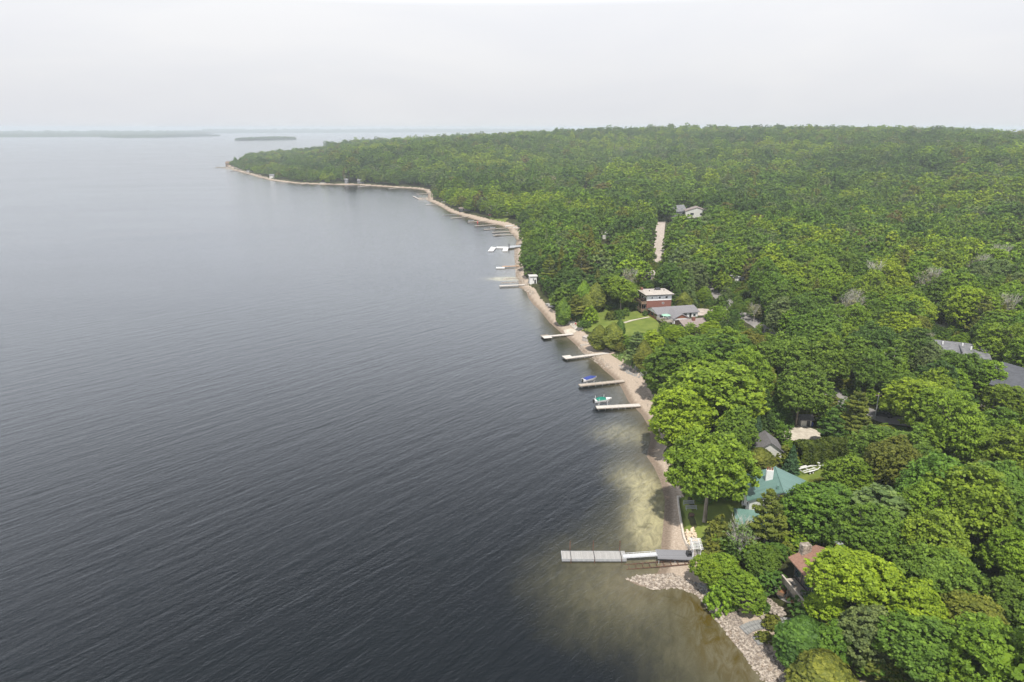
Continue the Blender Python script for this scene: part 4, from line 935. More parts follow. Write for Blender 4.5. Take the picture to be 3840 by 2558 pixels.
DK = [
 ((2236, 1527), (2400, 1518), 1.9, 'pale_deck', 'pale straight dock below the green-covered boat', None, 6),
 ((2172, 1444), (2340, 1427), 1.7, 'worn_deck', 'weathered grey-brown dock below the blue-covered boat', None, 6),
 ((2118, 1343), (2287, 1322), 1.6, 'pale_deck', 'longest white dock with an L-shaped head, beyond the blue-covered boat', (3.2, 1.8, 1), 5),
 ((2033, 1262), (2150, 1252), 1.5, 'pale_deck', 'small white dock with its wide head on the near side, below the red chairs', (3.4, 1.8, -1), 4),
 ((1873, 1072), (1968, 1067), 1.8, 'pale_deck', 'white dock beside the pale sandy pool', None, 4),
 ((1883, 999), (1948, 997), 1.6, 'orange_deck', 'orange cedar dock with pale side skirts', None, 4),
 ((1849, 882), (1926, 878), 1.5, 'worn_deck', 'dock with a dark-covered boat, nearest of the beach row', None, 3),
 ((1845, 871), (1913, 867), 1.8, 'worn_deck', 'dock with pale mooring posts, second of the beach row', None, 3),
 ((1814, 860), (1895, 855), 1.5, 'worn_deck', 'dock beside the low black-covered boat, third of the beach row', None, 3),
 ((1780, 847), (1860, 841), 1.6, 'worn_deck', 'long bare dock at the middle of the wide beach', None, 3),
 ((1754, 833), (1845, 826), 1.6, 'worn_deck', 'dock with an orange buoy off its side, at the red umbrella beach', None, 3),
 ((1690, 818), (1757, 811), 1.8, 'worn_deck', 'brownish dock just past the umbrella beach', None, 3),
 ((1658, 807), (1714, 803), 1.5, 'dark_deck', 'dark narrow dock before the open beach house', None, 3),
 ((1597, 767), (1640, 765), 1.6, 'pale_deck', 'short white dock by itself below the pale beach', None, 3),
 ((1562, 728), (1612, 725), 3.0, 'worn_deck', 'wide dock at the bay corner beyond the stone jetty', None, 2),
 ((1549, 735), (1569, 745), 1.6, 'pale_deck', 'white plank dock slanting off the stone jetty', None, 2),
 ((1457, 708), (1500, 703), 2, 'pale_deck', 'thin white dock off the far bay beach, nearest of three', None, 2),
 ((1342, 701), (1392, 695), 2, 'pale_deck', 'thin white dock below the blue-white bay cottage', None, 2),
 ((1293, 698), (1330, 694), 2, 'dark_deck', 'thin dark dock in the far bay', None, 2),
 ((1125, 691), (1158, 687), 2, 'worn_deck', 'thin brown dock in the far bay', None, 2),
 ((1050, 687), (1088, 683), 2, 'worn_deck', 'furthest thin brown dock in the far bay', None, 2),
 ((805, 629), (850, 627), 5, 'old_wood', 'dark timber pier reaching out from the point', None, 2),
 ((862, 642), (900, 640), 4, 'rust', 'rusty red dock near the point', None, 2),
 ((907, 652), (945, 651), 4, 'old_wood', 'brown crib dock second from the point', None, 2),
 ((965, 667), (1000, 667), 4, 'old_wood', 'brown crib dock third from the point', None, 2),
]
for a, c, w, m, lb, hd, ps in DK: dock(a, c, w, m, lb, hd, posts=ps)
def bp_(u, v, z=.8): return P(u, v, z)
q0, q1 = bp_(2186, 1434), bp_(2238, 1422); an = math.atan2(*(q1 - q0)[[1, 0]])
lift(q0, an, 6, 2.6, 'low steel lift carrying the blue-covered boat', tall=False); boat(q0, an, 5.6, 'all', 'white speedboat with a royal blue cover on a low lift', 'blue', .92)
q0, q1 = bp_(2229, 1512), bp_(2290, 1504); an = math.atan2(*(q1 - q0)[[1, 0]])
lift(q0, an, 6, 2.7, 'white-posted lift carrying the green-covered boat'); boat(q0, an, 5.7, 'mid', 'white speedboat with a green cover on a tall-posted lift', 'green_canvas', .92)
for (a, c, L, cm, lb) in (((1857, 880), (1880, 878), 5, 'dark', 'dark-covered boat at the nearest dock of the beach row'), ((1838, 854), (1858, 853), 4.6, 'dark', 'low boat under a black cover beside the third beach dock'), ((1756, 829), (1780, 827), 6, 'dark', 'pale boat tied at the end of the orange-buoy dock')):
    q0, q1 = bp_(*a), bp_(*c); boat(q0, math.atan2(*(q1 - q0)[[1, 0]]), L, 'all', lb, cm, .25)
def rowboat(u, v, L, ang, m, label, name='rowboat', cat='boat'):
    p = G(u, v); o = hull(L, L * .3, L * .1).build(name, M[m], None); o.location = (p[0], p[1], p[2] + .05); o.rotation_euler = (0, 0, ang); tag(o, label, cat); return o
rowboat(1897, 851, 8, .5, 'white', 'white boat hull drawn up on the wide beach, larger of two')
rowboat(1926, 856, 6, .35, 'white', 'white boat hull drawn up under the trees, smaller of two')
rowboat(1655, 759, 5, .2, 'white', 'small white skiff on the grassy shore beyond the beach')
rowboat(1200, 688, 9, 0, 'white', 'white motorboat hauled out on the far bay beach')
rowboat(2140, 1199, 4.2, .35, 'yellow', 'bright yellow kayak lying on the lawn edge', 'kayak', 'kayak')
# U-shaped floating dock with gangway and pile
e = empty('dock', (*P(1828, 943, .5)[:2], 0), 0); tag(e, 'white U-shaped floating dock with a grey gangway', 'dock', 'docks along the shore')
def quadpx(mb, pts, z0, z1):
    w = [P(u, v, z1)[:2] - np.array(e.location[:2]) for u, v in pts]; mb.prism([tuple(q) for q in w], z0, z1)
mb = MB()
quadpx(mb, [(1830, 941), (1850, 941), (1861, 927), (1842, 925)], .15, .6); quadpx(mb, [(1862, 929.5), (1888, 930), (1890, 925), (1862, 925)], .15, .597); quadpx(mb, [(1884, 941), (1903, 941), (1908, 926), (1891, 925)], .15, .6)
mb.build('deck', M['white'], e)
mb = MB(); quadpx(mb, [(1906, 930), (1955, 925), (1955, 919), (1906, 922)], .9, 1.1); mb.build('gangway', M['steel'], e)
mb = MB(); w_ = P(1909, 934, 0)[:2] - np.array(e.location[:2]); mb.tube((w_[0], w_[1], -1), (w_[0], w_[1], 3.6), .35, n=8); mb.build('pile', M['dark'], e)
e = empty('swim_raft', (*P(1862, 1004, .5)[:2], 0), 0); tag(e, 'white raft at the end of the orange cedar dock', 'raft')
MB().box(-.3, 4.8, -1.2, 1.2, .1, .7).build('deck', M['white'], e); MB().box(.2, 4.4, -.9, .9, -.3, .1).build('float', M['dark'], e)
p = P(1791, 836, 0); o = MB().tube((0, 0, -.3), (0, 0, 1.5), .5, .2, 8).build('buoy', M['red']); o.location = p; tag(o, 'small orange buoy floating between two beach docks', 'buoy')

# the near dock: floating deck on three pile pairs, gangway, shore deck
e = empty('floating_dock', (*P(2108, 2097, .75)[:2], 0), -.004); tag(e, 'nearest grey floating dock held by three tall rusty piles', 'dock', 'docks along the shore')
L1 = 12.4; Wd = 2.55
MB().box(0, L1, 0, Wd, .6, .75).build('deck', M['grey_deck'], e)
MB().box(.05, L1 - .05, .05, .5, -.1, .6).box(.05, L1 - .05, Wd - .5, Wd - .05, -.1, .6).build('float', M['rubber'], e)
mb = MB().box(-.06, L1 + .02, -.06, -.005, .3, .82); mb.box(-.06, L1 + .02, Wd + .005, Wd + .06, .3, .82); mb.box(-.06, -.005, 0, Wd, .3, .82); mb.build('rim', M['steel'], e)
for x in (1.75, 6.3, 11.5):
    MB().box(x - .06, x + .06, 0, Wd, .752, .82).build('crossbar', M['dark'], e)
    MB().tube((x - .05, Wd + .2, -2), (x - .05, Wd + .2, 3.0), .09, n=8).build('pile', M['rust'], e)
    MB().tube((x - .05, -.2, -2), (x - .05, -.2, .95), .08, n=8).build('pile', M['rust'], e)
MB().box(.02, .1, .1, .3, .752, .95).box(.02, .1, 2.2, 2.4, .752, .95).build('cleat', M['white'], e)
A, B = P(2336, 2084, 1.0), P(2463, 2078, 1.35); an = math.atan2(B[1] - A[1], B[0] - A[0]); Lg = float(np.linalg.norm((B - A)[:2]))
e = empty('gangway', (A[0], A[1], 0), an); tag(e, 'light grey aluminium gangway linking the floating dock to the shore deck', 'gangway')
MB().hexa([(0, -.6, .78), (Lg, -.6, 1.3), (Lg, .6, 1.3), (0, .6, .78), (0, -.6, .88), (Lg, -.6, 1.4), (Lg, .6, 1.4), (0, .6, .88)]).build('walkway', M['alu'], e)
for s in (-1, 1):
    mb = MB(); mb.tube((0, s * .64, 1.1), (Lg, s * .64, 1.62), .035)
    for i in range(7): t = i / 6; mb.tube((Lg * t, s * .64, .8 + .52 * t), (Lg * t, s * .64, 1.1 + .52 * t), .03, n=5)
    mb.build('rail', M['alu'], e)
c4 = [P(u, v, 1.4)[:2] for u, v in [(2467, 2094), (2608, 2100), (2600, 2064), (2458, 2060)]]
e = empty('shore_deck', (c4[0][0], c4[0][1], 0), 0); tag(e, 'dark grey fixed deck bridging the beach to the white arbour', 'deck'); c4 = [tuple(q - c4[0]) for q in c4]
MB().prism(c4, 1.25, 1.4).build('deck', M['dark_deck'], e); MB().prism([(x * .97 + .1, y * .9 + .1) for x, y in c4], .95, 1.25).build('frame', M['dark'], e)
for x, y in ((.3, .3), (.2, 2.3), (3.4, .2), (3.3, 2.3)): MB().tube((x, y, -1.2), (x, y, 1.25), .08).build('post', M['steel'], e)
p = P(2583, 2082, 1.4); e = empty('winch', p, .1); tag(e, 'black boat winch standing on the dark grey deck', 'winch')
MB().box(-.5, .5, -.5, .5, .0, .12).box(-.4, -.3, -.45, .45, .12, .8).box(.3, .4, -.45, .45, .12, .8).build('frame', M['dark'], e); MB().tube((-.38, 0, .5), (.38, 0, .5), .3, n=10).build('drum', M['rubber'], e); MB().box(-.2, .25, .5, .9, .0, .55).build('motor', M['dark'], e)
# marine railway lying down the beach into the water
A, B = G(2580, 2108, .2), P(2345, 2126, .02); an = math.atan2(A[1] - B[1], A[0] - B[0]); Lr = float(np.linalg.norm((A - B)[:2]))
e = empty('boat_railway', (B[0], B[1], 0), an); tag(e, 'rusty ladder-like boat rail track running from beach into the shallows', 'boat track')
za = A[2] + .35
for s in (-.75, .75): MB().hexa([(0, s - .06, -.08), (Lr, s - .06, za - .15), (Lr, s + .06, za - .15), (0, s + .06, -.08), (0, s - .06, .06), (Lr, s - .06, za), (Lr, s + .06, za), (0, s + .06, .06)]).build('rail', M['rust'], e)
for i in range(9): t = (i + .5) / 9; MB().box(Lr * t - .05, Lr * t + .05, -.68, .68, za * t - .08 + .0, za * t + .03).build('tie', M['rust'], e)
MB().box(Lr, Lr + 1.1, -.75, .75, za - .5, za + .25).build('carriage', M['brown_wood'], e)
# white arbour gateway at the deck end
p = G(2606, 2085); e = empty('arbour', p, -.1); tag(e, 'white wooden arbour gateway where the deck meets the lawn', 'arbour')
for x, y in ((-.7, -1.4), (.7, -1.4), (-.7, 1.4), (.7, 1.4)): MB().box(x - .09, x + .09, y - .09, y + .09, 0, 2.5).build('post', M['white'], e)
for x in (-.7, .7): MB().box(x - .06, x + .06, -1.9, 1.9, 2.5, 2.72).build('beam', M['white'], e)
mb = MB()
for i in range(8): y = -1.75 + i * .5; mb.box(-1.15, 1.15, y - .04, y + .04, 2.722, 2.86)
mb.build('slat', M['white'], e)
for y in (-1.4, 1.4): 
    mb = MB()
    for i in range(5): mb.box(-.55 + i * .27, -.49 + i * .27, y - .02, y + .02, .3, 2.3)
    mb.build('lattice', M['white'], e)
# curved shore wall
wp = [G(*q)[:2] for q in [(2552, 1868), (2541, 1868), (2545, 1905), (2551, 1945), (2557, 1985), (2564, 2020), (2574, 2045), (2588, 2060), (2604, 2059)]]
mb = MB()
for a, c in zip(wp[:-1], wp[1:]):
    d = (c - a) / np.linalg.norm(c - a); n = np.array((-d[1], d[0])) * .17; a2 = a - d * .12; c2 = c + d * .12; za, zc = T(*a), T(*c); hi = max(za, zc) + .55
    q = [(*(a2 - n), -.2), (*(c2 - n), -.2), (*(c2 + n), -.2), (*(a2 + n), -.2), (*(a2 - n), za + .55), (*(c2 - n), zc + .55), (*(c2 + n), zc + .55), (*(a2 + n), za + .55)]; mb.hexa(q)
o = mb.build('retaining_wall', mat('cream_concrete', (.60, .54, .46), (.76, .70, .62), 1.2, .85, .1)); tag(o, 'cream curved retaining wall between the beach and the maple lawn', 'wall')

# ------------------------------------------------------------ garden furniture
def bench(u, v, ang, m, label, L=2.2):
    p = G(u, v); e = empty('garden_bench', p, ang); tag(e, label, 'bench', 'benches on the maple lawn')
    mb = MB(); [mb.box(-L / 2, L / 2, y, y + .12, .42, .46) for y in (-.25, -.09, .07)]; mb.build('seat', M[m], e)
    mb = MB(); [mb.box(-L / 2, L / 2, .22, .25, z, z + .1) for z in (.55, .72, .89)]; mb.build('backrest', M[m], e)
    for x in (-L / 2 + .1, L / 2 - .1):
        for y in (-.24, .2): MB().box(x - .04, x + .04, y - .04, y + .04, 0, .42 if y < 0 else .98).build('leg', M[m], e)
bench(2583, 1893, .0, 'steel', 'grey bench on the maple lawn, nearer the shore wall end of two rows', 2.4)
bench(2592, 1912, .0, 'steel', 'grey bench on the maple lawn behind the round fire pit', 2.4)
p = G(2594, 1934); e = empty('fire_pit', p); tag(e, 'small round rust-red fire pit in front of the grey bench', 'fire pit')
MB().tube((0, 0, 0), (0, 0, .35), .5, .6, 14).build('bowl', M['rust'], e); MB().tube((0, 0, .352), (0, 0, .4), .42, .3, 10).build('embers', M['brown_wood'], e)
def adirondack(u, v, ang, m, label, z=0):
    p = G(u, v); e = empty('garden_chair', (p[0], p[1], p[2] + z), ang); tag(e, label, 'chair', 'slatted chairs by the shore')
    mb = MB(); [mb.hexa([(-.3, -.3 + i * .13, .34 - i * .03), (.3, -.3 + i * .13, .34 - i * .03), (.3, -.2 + i * .13, .32 - i * .03), (-.3, -.2 + i * .13, .32 - i * .03), (-.3, -.3 + i * .13, .37 - i * .03), (.3, -.3 + i * .13, .37 - i * .03), (.3, -.2 + i * .13, .35 - i * .03), (-.3, -.2 + i * .13, .35 - i * .03)]) for i in range(5)]; mb.build('seat', M[m], e)
    mb = MB()
    for i in range(5): x = -.3 + i * .12; t = 1.05 - abs(i - 2) * .06; mb.hexa([(x, .3, .2), (x + .1, .3, .2), (x + .1, .34, .2), (x, .34, .2), (x, .58, t), (x + .1, .58, t), (x + .1, .62, t), (x, .62, t)])
    mb.build('backrest', M[m], e)
    for s in (-1, 1):
        MB().box(s * .38 - .07, s * .38 + .07, -.38, .4, .55, .58).build('armrest', M[m], e)
        for y in (-.32, .28): MB().box(s * .36 - .03, s * .36 + .03, y, y + .09, 0, .55).build('leg', M[m], e)
p = G(2193, 1209); e = empty('viewing_platform', (p[0], p[1], p[2] + .1), -.25); tag(e, 'low grey wooden platform carrying two teal chairs', 'platform')
MB().box(-2.3, 2.3, -2.4, 2.4, .25, .4).build('deck', M['grey_deck'], e); MB().box(-2.1, 2.1, -2.2, 2.2, .0, .249).build('frame', M['old_wood'], e)
adirondack(2190, 1204, 2.6, 'teal', 'teal slatted chair, left of two on the grey platform', .55); adirondack(2199, 1203, 2.9, 'teal', 'teal slatted chair, right of two on the grey platform', .55)
adirondack(2160, 1219, 2.4, 'red', 'red slatted chair, left of two on the stone terrace', .2); adirondack(2168, 1222, 2.4, 'red', 'red slatted chair, right of two on the stone terrace', .2)
for u, v, lb in ((2060, 1144, 'grey plank float stored on the beach, farther of two'), (2068, 1151, 'grey plank float stored on the beach, nearer of two')):
    p = G(u, v); e = empty('swim_raft', p, -.75); tag(e, lb, 'raft', 'floats stored on the beach'); MB().box(-1.8, 1.8, -1.1, 1.1, .3, .45).build('deck', M['grey_deck'], e); MB().box(-1.6, 1.6, -1, 1, 0, .3).build('float', M['dark'], e)
p = G(2206, 1279); e = empty('pump_house', p, -.9); tag(e, 'small flat-topped concrete block hut behind the beach', 'hut'); MB().box(-2.1, 2.1, -1.2, 1.2, 0, 1.5).build('wall', M['concrete'], e); MB().box(-2.25, 2.25, -1.35, 1.35, 1.5, 1.68).build('roof', M['gravel_roof'], e)
A, B = G(2176, 1300), G(2224, 1290); mb = MB(); d = (B - A)[:2]; Lw = np.linalg.norm(d); o = MB().box(0, Lw, -.25, .25, -1.2, .8).build('retaining_wall', M['concrete']); o.location = A; o.rotation_euler = (0, 0, math.atan2(d[1], d[0])); tag(o, 'grey concrete wall stepping down to the beach near the block hut', 'wall')
for u, v, lb in ((1838, 816, 'red parasol on the grass, left of two'), (1856, 812, 'red parasol on a white pole by the beach path, right of two')):
    p = G(u, v); e = empty('parasol', p); tag(e, lb, 'parasol', 'red parasols by the beach'); MB().tube((0, 0, 0), (0, 0, 2.6), .12).build('pole', M['white'], e); MB().tube((0, 0, 2.3), (0, 0, 3.1), 2.0, .1, 8).build('canopy', M['red'], e)
p = G(1832, 806); e = empty('flagpole', p); tag(e, 'white flagpole on the beach lawn', 'flagpole'); MB().tube((0, 0, 0), (0, 0, 10), .18, .1).build('pole', M['white'], e); MB().tube((0, 0, 10), (0, 0, 10.3), .25, .1).build('finial', M['white'], e)
# boat trailer
A, B = G(3002, 1776), G(3086, 1752); an = math.atan2((B - A)[1], (B - A)[0]); e = empty('boat_trailer', A, an); tag(e, 'empty white twin-axle boat trailer on the lawn', 'trailer')
Lt = float(np.linalg.norm((B - A)[:2]))
mb = MB()
for s in (-1, 1):
    mb.box(0, Lt * .6, s * 1.0 - .1, s * 1.0 + .1, .62, .8); mb.hexa([(Lt * .6, s * 1.0 - .09, .62), (Lt * .9, s * .08 - .09, .62), (Lt * .9, s * .08 + .09, .62), (Lt * .6, s * 1.0 + .1, .62), (Lt * .6, s * 1.0 - .09, .79), (Lt * .9, s * .08 - .09, .79), (Lt * .9, s * .08 + .09, .79), (Lt * .6, s * 1.0 + .1, .79)])
for x in (.15, Lt * .3, Lt * .58): mb.box(x - .07, x + .07, -.89, .89, .60, .74)
mb.box(Lt * .9, Lt + .2, -.1, .1, .6, .8); mb.build('frame', M['white'], e)
for s in (-1, 1):
    MB().box(.1, Lt * .55, s * .55 - .09, s * .55 + .09, .85, .98).build('bunk', M['white'], e)
    MB().box(1.0, 3.0, s * 1.28 - .17, s * 1.28 + .17, .82, .9).build('fender', M['white'], e)
    for x in (1.5, 2.45):
        w = MB().tube((x, s * 1.17, .38), (x, s * 1.39, .38), .38, n=14).build('wheel', M['rubber'], e); MB().tube((x, s * 1.40, .38), (x, s * 1.42, .38), .2, n=12).build('rim', M['white'], w)
MB().box(Lt * .78, Lt * .78 + .12, -.07, .07, .8, 1.7).box(Lt * .74, Lt * .8, -.25, .25, 1.6, 1.75).build('bow_stop', M['white'], e)

# ------------------------------------------------------------ houses
def window(par, x0, x1, z0, z1, side, at, fm='white'):
    """framed pane on a wall: side S (faces -y at y=at), N, W (faces -x at x=at), E"""
    s = -1 if side in 'SW' else 1; a, b_ = sorted((at - s * .02, at + s * .05)); p0, p1 = sorted((at + s * .051, at + s * .065))
    if side in 'SN':
        f = MB().box(x0, x1, a, b_, z0, z1).build('window', M[fm], par); MB().box(x0 + .09, x1 - .09, p0, p1, z0 + .09, z1 - .09).build('pane', M['glass'], f)
    else:
        f = MB().box(a, b_, x0, x1, z0, z1).build('window', M[fm], par); MB().box(p0, p1, x0 + .09, x1 - .09, z0 + .09, z1 - .09).build('pane', M['glass'], f)
    return f
def door(par, x0, x1, z0, z1, side, at, m='dark'):
    s = -1 if side in 'SW' else 1; a, b_ = sorted((at - s * .02, at + s * .045))
    o = (MB().box(x0, x1, a, b_, z0, z1) if side in 'SN' else MB().box(a, b_, x0, x1, z0, z1)).build('door', M[m], par); return o
def gable(par, w, d, ze, rise, over, m, axis='y', x0=0, y0=0, th=.22, name='roof', parts=None):
    """two roof slabs; ridge along axis"""
    if axis == 'y': c = x0 + w / 2; prof = [(x0 - over, ze - over * rise / (w / 2)), (c, ze + rise), (x0 + w + over, ze - over * rise / (w / 2)), (x0 + w + over, ze - over * rise / (w / 2) + th), (c, ze + rise + th), (x0 - over, ze - over * rise / (w / 2) + th)]; a0, a1 = y0 - over, y0 + d + over
    else: c = y0 + d / 2; prof = [(y0 - over, ze - over * rise / (d / 2)), (c, ze + rise), (y0 + d + over, ze - over * rise / (d / 2)), (y0 + d + over, ze - over * rise / (d / 2) + th), (c, ze + rise + th), (y0 - over, ze - over * rise / (d / 2) + th)]; a0, a1 = x0 - over, x0 + w + over
    return MB().extr(prof, a0, a1, axis).build(name, M[m], par)
def gwall(par, w, d, z0, ze, rise, m, axis='y', x0=0, y0=0, name='wall'):
    e_ = .03
    if axis == 'y': prof = [(x0, z0), (x0, ze - e_), (x0 + w / 2, ze + rise - e_), (x0 + w, ze - e_), (x0 + w, z0)]; return MB().extr(prof, y0, y0 + d, 'y').build(name, M[m], par)
    prof = [(y0, z0), (y0, ze - e_), (y0 + d / 2, ze + rise - e_), (y0 + d, ze - e_), (y0 + d, z0)]; return MB().extr(prof, x0, x0 + w, 'x').build(name, M[m], par)
def house(name, a, c, zt, label, cat='house'):
    """a, c: left and right ends of its camera-side eave in the photo, at height zt"""
    A, B = P(*a, zt), P(*c, zt); e = empty(name, (A[0], A[1], 0), math.atan2(B[1] - A[1], B[0] - A[0])); tag(e, label, cat); return e, float(np.linalg.norm(B - A)), T(A[0], A[1])
# brick house: brick below, white siding above, low tar-and-gravel roof, two-level west balconies
e, w, g = house('brick_house', (2427, 1108), (2523, 1104), 11, 'boxy house with brick below, white siding above and a flat pale roof'); w = 11.2; d = 10; zt = 11
MB().box(0, w, 0, d, 1, 8.6).build('brick_wall', M['brick'], e); MB().box(-.02, w + .02, -.02, d, 8.6, zt - .1).build('siding', M['white'], e)
MB().add([(-1, -1, zt), (w + 1, -1, zt), (w + 1, d + 1, zt), (-1, d + 1, zt), (-1, -1, zt + .25), (w + 1, -1, zt + .25), (w + 1, d + 1, zt + .25), (-1, d + 1, zt + .25), (0, d / 2, zt + .85), (w, d / 2, zt + .85)],
    [(3, 2, 1, 0), (0, 1, 5, 4), (1, 2, 6, 5), (2, 3, 7, 6), (3, 0, 4, 7), (4, 5, 9, 8), (6, 7, 8, 9), (5, 6, 9), (7, 4, 8)]).build('roof', M['gravel_roof'], e)
MB().box(-1.03, w + 1.03, -1.03, -.98, zt - .12, zt + .3).box(-1.03, -.98, -.98, d + 1, zt - .12, zt + .3).build('fascia', M['dark'], e)
MB().box(-.1, .9, d - 2.5, d - 1.5, zt, zt + 1.7).build('chimney', M['brick'], e); MB().box(6.2, 8.2, 5.6, 7.4, zt + .3, zt + 1.5).build('skylight', M['dark'], e)
for x, y in ((2.4, 4.2), (5.2, 5.6), (9.2, 4.4)): MB().box(x, x + .3, y, y + .3, zt + .3, zt + 1.2).build('vent', M['dark'], e)
window(e, 2.0, 2.6, 9.2, 10.4, 'S', -.02); window(e, 5.3, 6.2, 9.3, 10.4, 'S', -.02); window(e, 8.3, 9.4, 9.3, 10.4, 'S', -.02); window(e, 7.0, 7.9, 6.9, 7.7, 'S', 0)
for z in (4.1, 7.4):
    MB().box(-2.4, -.03, 0, d, z - .25, z).build('balcony', M['brown_wood'], e); MB().box(-2.42, -2.36, 0, d, z, z + 1.0).box(-2.36, -.03, -.03, .03, z, z + 1.0).build('railing', M['brown_wood'], e)
    for y0 in (.8, 3.8, 6.8): window(e, y0, y0 + 2.2, z + .2, z + 2.4, 'W', -.02 if z > 7 else 0)
for y in (.2, 3.3, 6.6, 9.7): MB().box(-2.35, -2.15, y - .1, y + .1, 1, 7.15).build('post', M['brown_wood'], e)
for y0 in (.8, 3.8, 6.8): window(e, y0, y0 + 2.2, 1.9, 3.7, 'W', 0, 'dark')
# grey-roofed house: ridge runs along x at y = 0, a wing with a wooden gable reaches towards the camera
e, w, g = house('grey_roofed_house', (2448, 1154), (2597, 1144), 7.2, 'sprawling white house with grey shingle roofs and a raised deck')
gwall(e, w, 10, 1, 5.6, 1.5, 'white', 'x', 0, -5); gable(e, w, 10, 5.6, 1.5, .6, 'grey_shingle', 'x', 0, -5)
gwall(e, 6.6, 7, 1, 5.3, 1.55, 'white', 'y', 4.0, -11.8); gable(e, 6.6, 8.5, 5.3, 1.55, .45, 'grey_shingle', 'y', 4.0, -11.8)
MB().extr([(4.05, 5.25), (7.3, 6.8), (10.55, 5.25)], -11.86, -11.81, 'y').build('gable_end', M['cedar_gable'], e)
MB().box(-.06, -.01, -4.6, 4.6, 1.5, 5.3).build('brick_wall', M['cedar_gable'], e)
for y0 in (-4.2, -1.2, 1.8): window(e, y0, y0 + 2.3, 3.8, 5.2, 'W', -.06, 'dark')
window(e, .8, 2.6, 3.9, 5.2, 'S', -5); door(e, 2.8, 3.8, 3.95, 5.2, 'S', -5, 'glass'); window(e, 5.2, 7.2, 2.6, 4.4, 'S', -11.8)
door(e, 11.6, 13.4, 2.8, 5.1, 'S', -5); door(e, 14.6, 15.6, 2.8, 5.1, 'S', -5); window(e, 16.4, 17.6, 3.6, 4.8, 'S', -5)
MB().box(-.6, 3.9, -11.6, -5.05, 3.7, 3.95).build('deck', M['worn_deck'], e)
mb = MB()
for i in range(4): z = 4.0 + i * .26; mb.box(-.6, 3.9, -11.6, -11.54, z, z + .18); mb.box(-.6, -.54, -11.54, -5.1, z, z + .18)
mb.build('railing', M['worn_deck'], e)
for x in (-.4, 1.7, 3.7): MB().box(x - .1, x + .1, -11.5, -11.3, 1, 3.7).build('post', M['white'], e)
p = np.array(e.matrix_basis @ Vector((1.8, -8.9, 3.96))); pe = empty('parasol', p); tag(pe, 'mint green parasol open over the raised deck', 'parasol')
MB().tube((0, 0, 0), (0, 0, 2.3), .05).build('pole', M['white'], pe); MB().tube((0, 0, 2.2), (0, 0, 2.7), 2.0, .1, 8).build('canopy', M['mint'], pe)
# brown-roofed house: ridge runs right from its glazed lake gable
e, w, g = house('brown_roofed_house', (2553, 1200), (2662, 1191), 6.6, 'low house with a mauve-brown shingle roof and a brick chimney')
gwall(e, w, 9, 1, 5.0, 1.6, 'brown_wood', 'x', 0, -4.5); gable(e, w, 9, 5.0, 1.6, 1.0, 'mauve_shingle', 'x', 0, -4.5)
MB().box(4.4, 5.6, -1.6, -.7, 5.6, 7.7).build('chimney', M['brick'], e)
for i in range(3): window(e, -4.0 + i * 1.5, -2.7 + i * 1.5, 2.6, 4.9, 'W', 0)
for i in range(3): window(e, 1 + i * 3.5, 3.2 + i * 3.5, 2.8, 4.4, 'S', -4.5)
MB().box(-4.5, -.1, -3, 5, 2.4, 2.6).build('deck', M['grey_deck'], e)
p = np.array(e.matrix_basis @ Vector((-2.4, .5, 2.6))); te = empty('patio_table', p); tag(te, 'round dark patio table on the brown-roofed house\'s deck', 'table'); MB().tube((0, 0, .68), (0, 0, .74), .8, n=16).build('tabletop', M['glass'], te); MB().tube((0, 0, 0), (0, 0, .68), .06).build('leg', M['dark'], te)
# green-roofed house
ca, cb = P(2812, 1872, 8.6)[:2], P(2784, 1793, 8.6)[:2]
an = math.atan2(cb[1] - ca[1], cb[0] - ca[0]) - math.pi / 2; D = float(np.linalg.norm(cb - ca)) + .8; Wg = 12.2
e = empty('green_roofed_house', (ca[0], ca[1], 0), an - .06); tag(e, 'large cream house under a seamed green metal roof with white chimney', 'house')
gwall(e, Wg, D, 1, 8.6, 2.5, 'offwhite', 'y'); rf = gable(e, Wg, D, 8.6, 2.5, .6, 'green_roof', 'y')
MB().box(Wg / 2 - .12, Wg / 2 + .12, -.62, D + .62, 11.30, 11.44).build('ridge_cap', M['green_roof2'], rf)
ch = MB().box(3.5, 4.9, 5.2, 6.0, 9.4, 12.7).build('chimney', M['white'], e)
for i in range(3): MB().tube((3.75 + i * .45, 5.6, 12.7), (3.75 + i * .45, 5.6, 13.3), .17, .13).build('chimney_pot', M['cedar_gable'], ch)
MB().box(5.0, 5.4, .8, 1.2, 10.6, 11.8).build('vent', M['green_roof2'], e); MB().tube((9.6, 2.0, 9.4), (9.6, 2.0, 10.7), .09).build('vent', M['dark'], e); MB().box(10.0, 10.3, 3.2, 5.4, 9.5, 9.85).build('snow_guard', M['green_roof2'], e)
for y0 in (.9, 3.7, 6.4): window(e, y0, y0 + 1.3, 6.3, 7.8, 'W', 0); window(e, y0, y0 + 1.3, 3.4, 5.0, 'W', 0)
MB().box(-.62, -.5, -.6, D + .6, 8.25, 8.4).build('gutter', M['white'], e)
MB().box(-2.6, 3.4, -4.2, -.05, 1, 5.2).build('porch', M['offwhite'], e); MB().hexa([(-2.9, -4.6, 5.2), (3.7, -4.6, 5.2), (3.7, -.05, 6.0), (-2.9, -.05, 6.0), (-2.9, -4.6, 5.4), (3.7, -4.6, 5.4), (3.7, -.05, 6.25), (-2.9, -.05, 6.25)]).build('porch_roof', M['green_roof2'], e)
for y0 in (-4.0, -2.7, -1.4): window(e, y0, y0 + 1.15, 2.6, 4.9, 'W', -2.6)
for x0 in (-2.3, -.4, 1.5): window(e, x0, x0 + 1.6, 2.6, 4.9, 'S', -4.2)
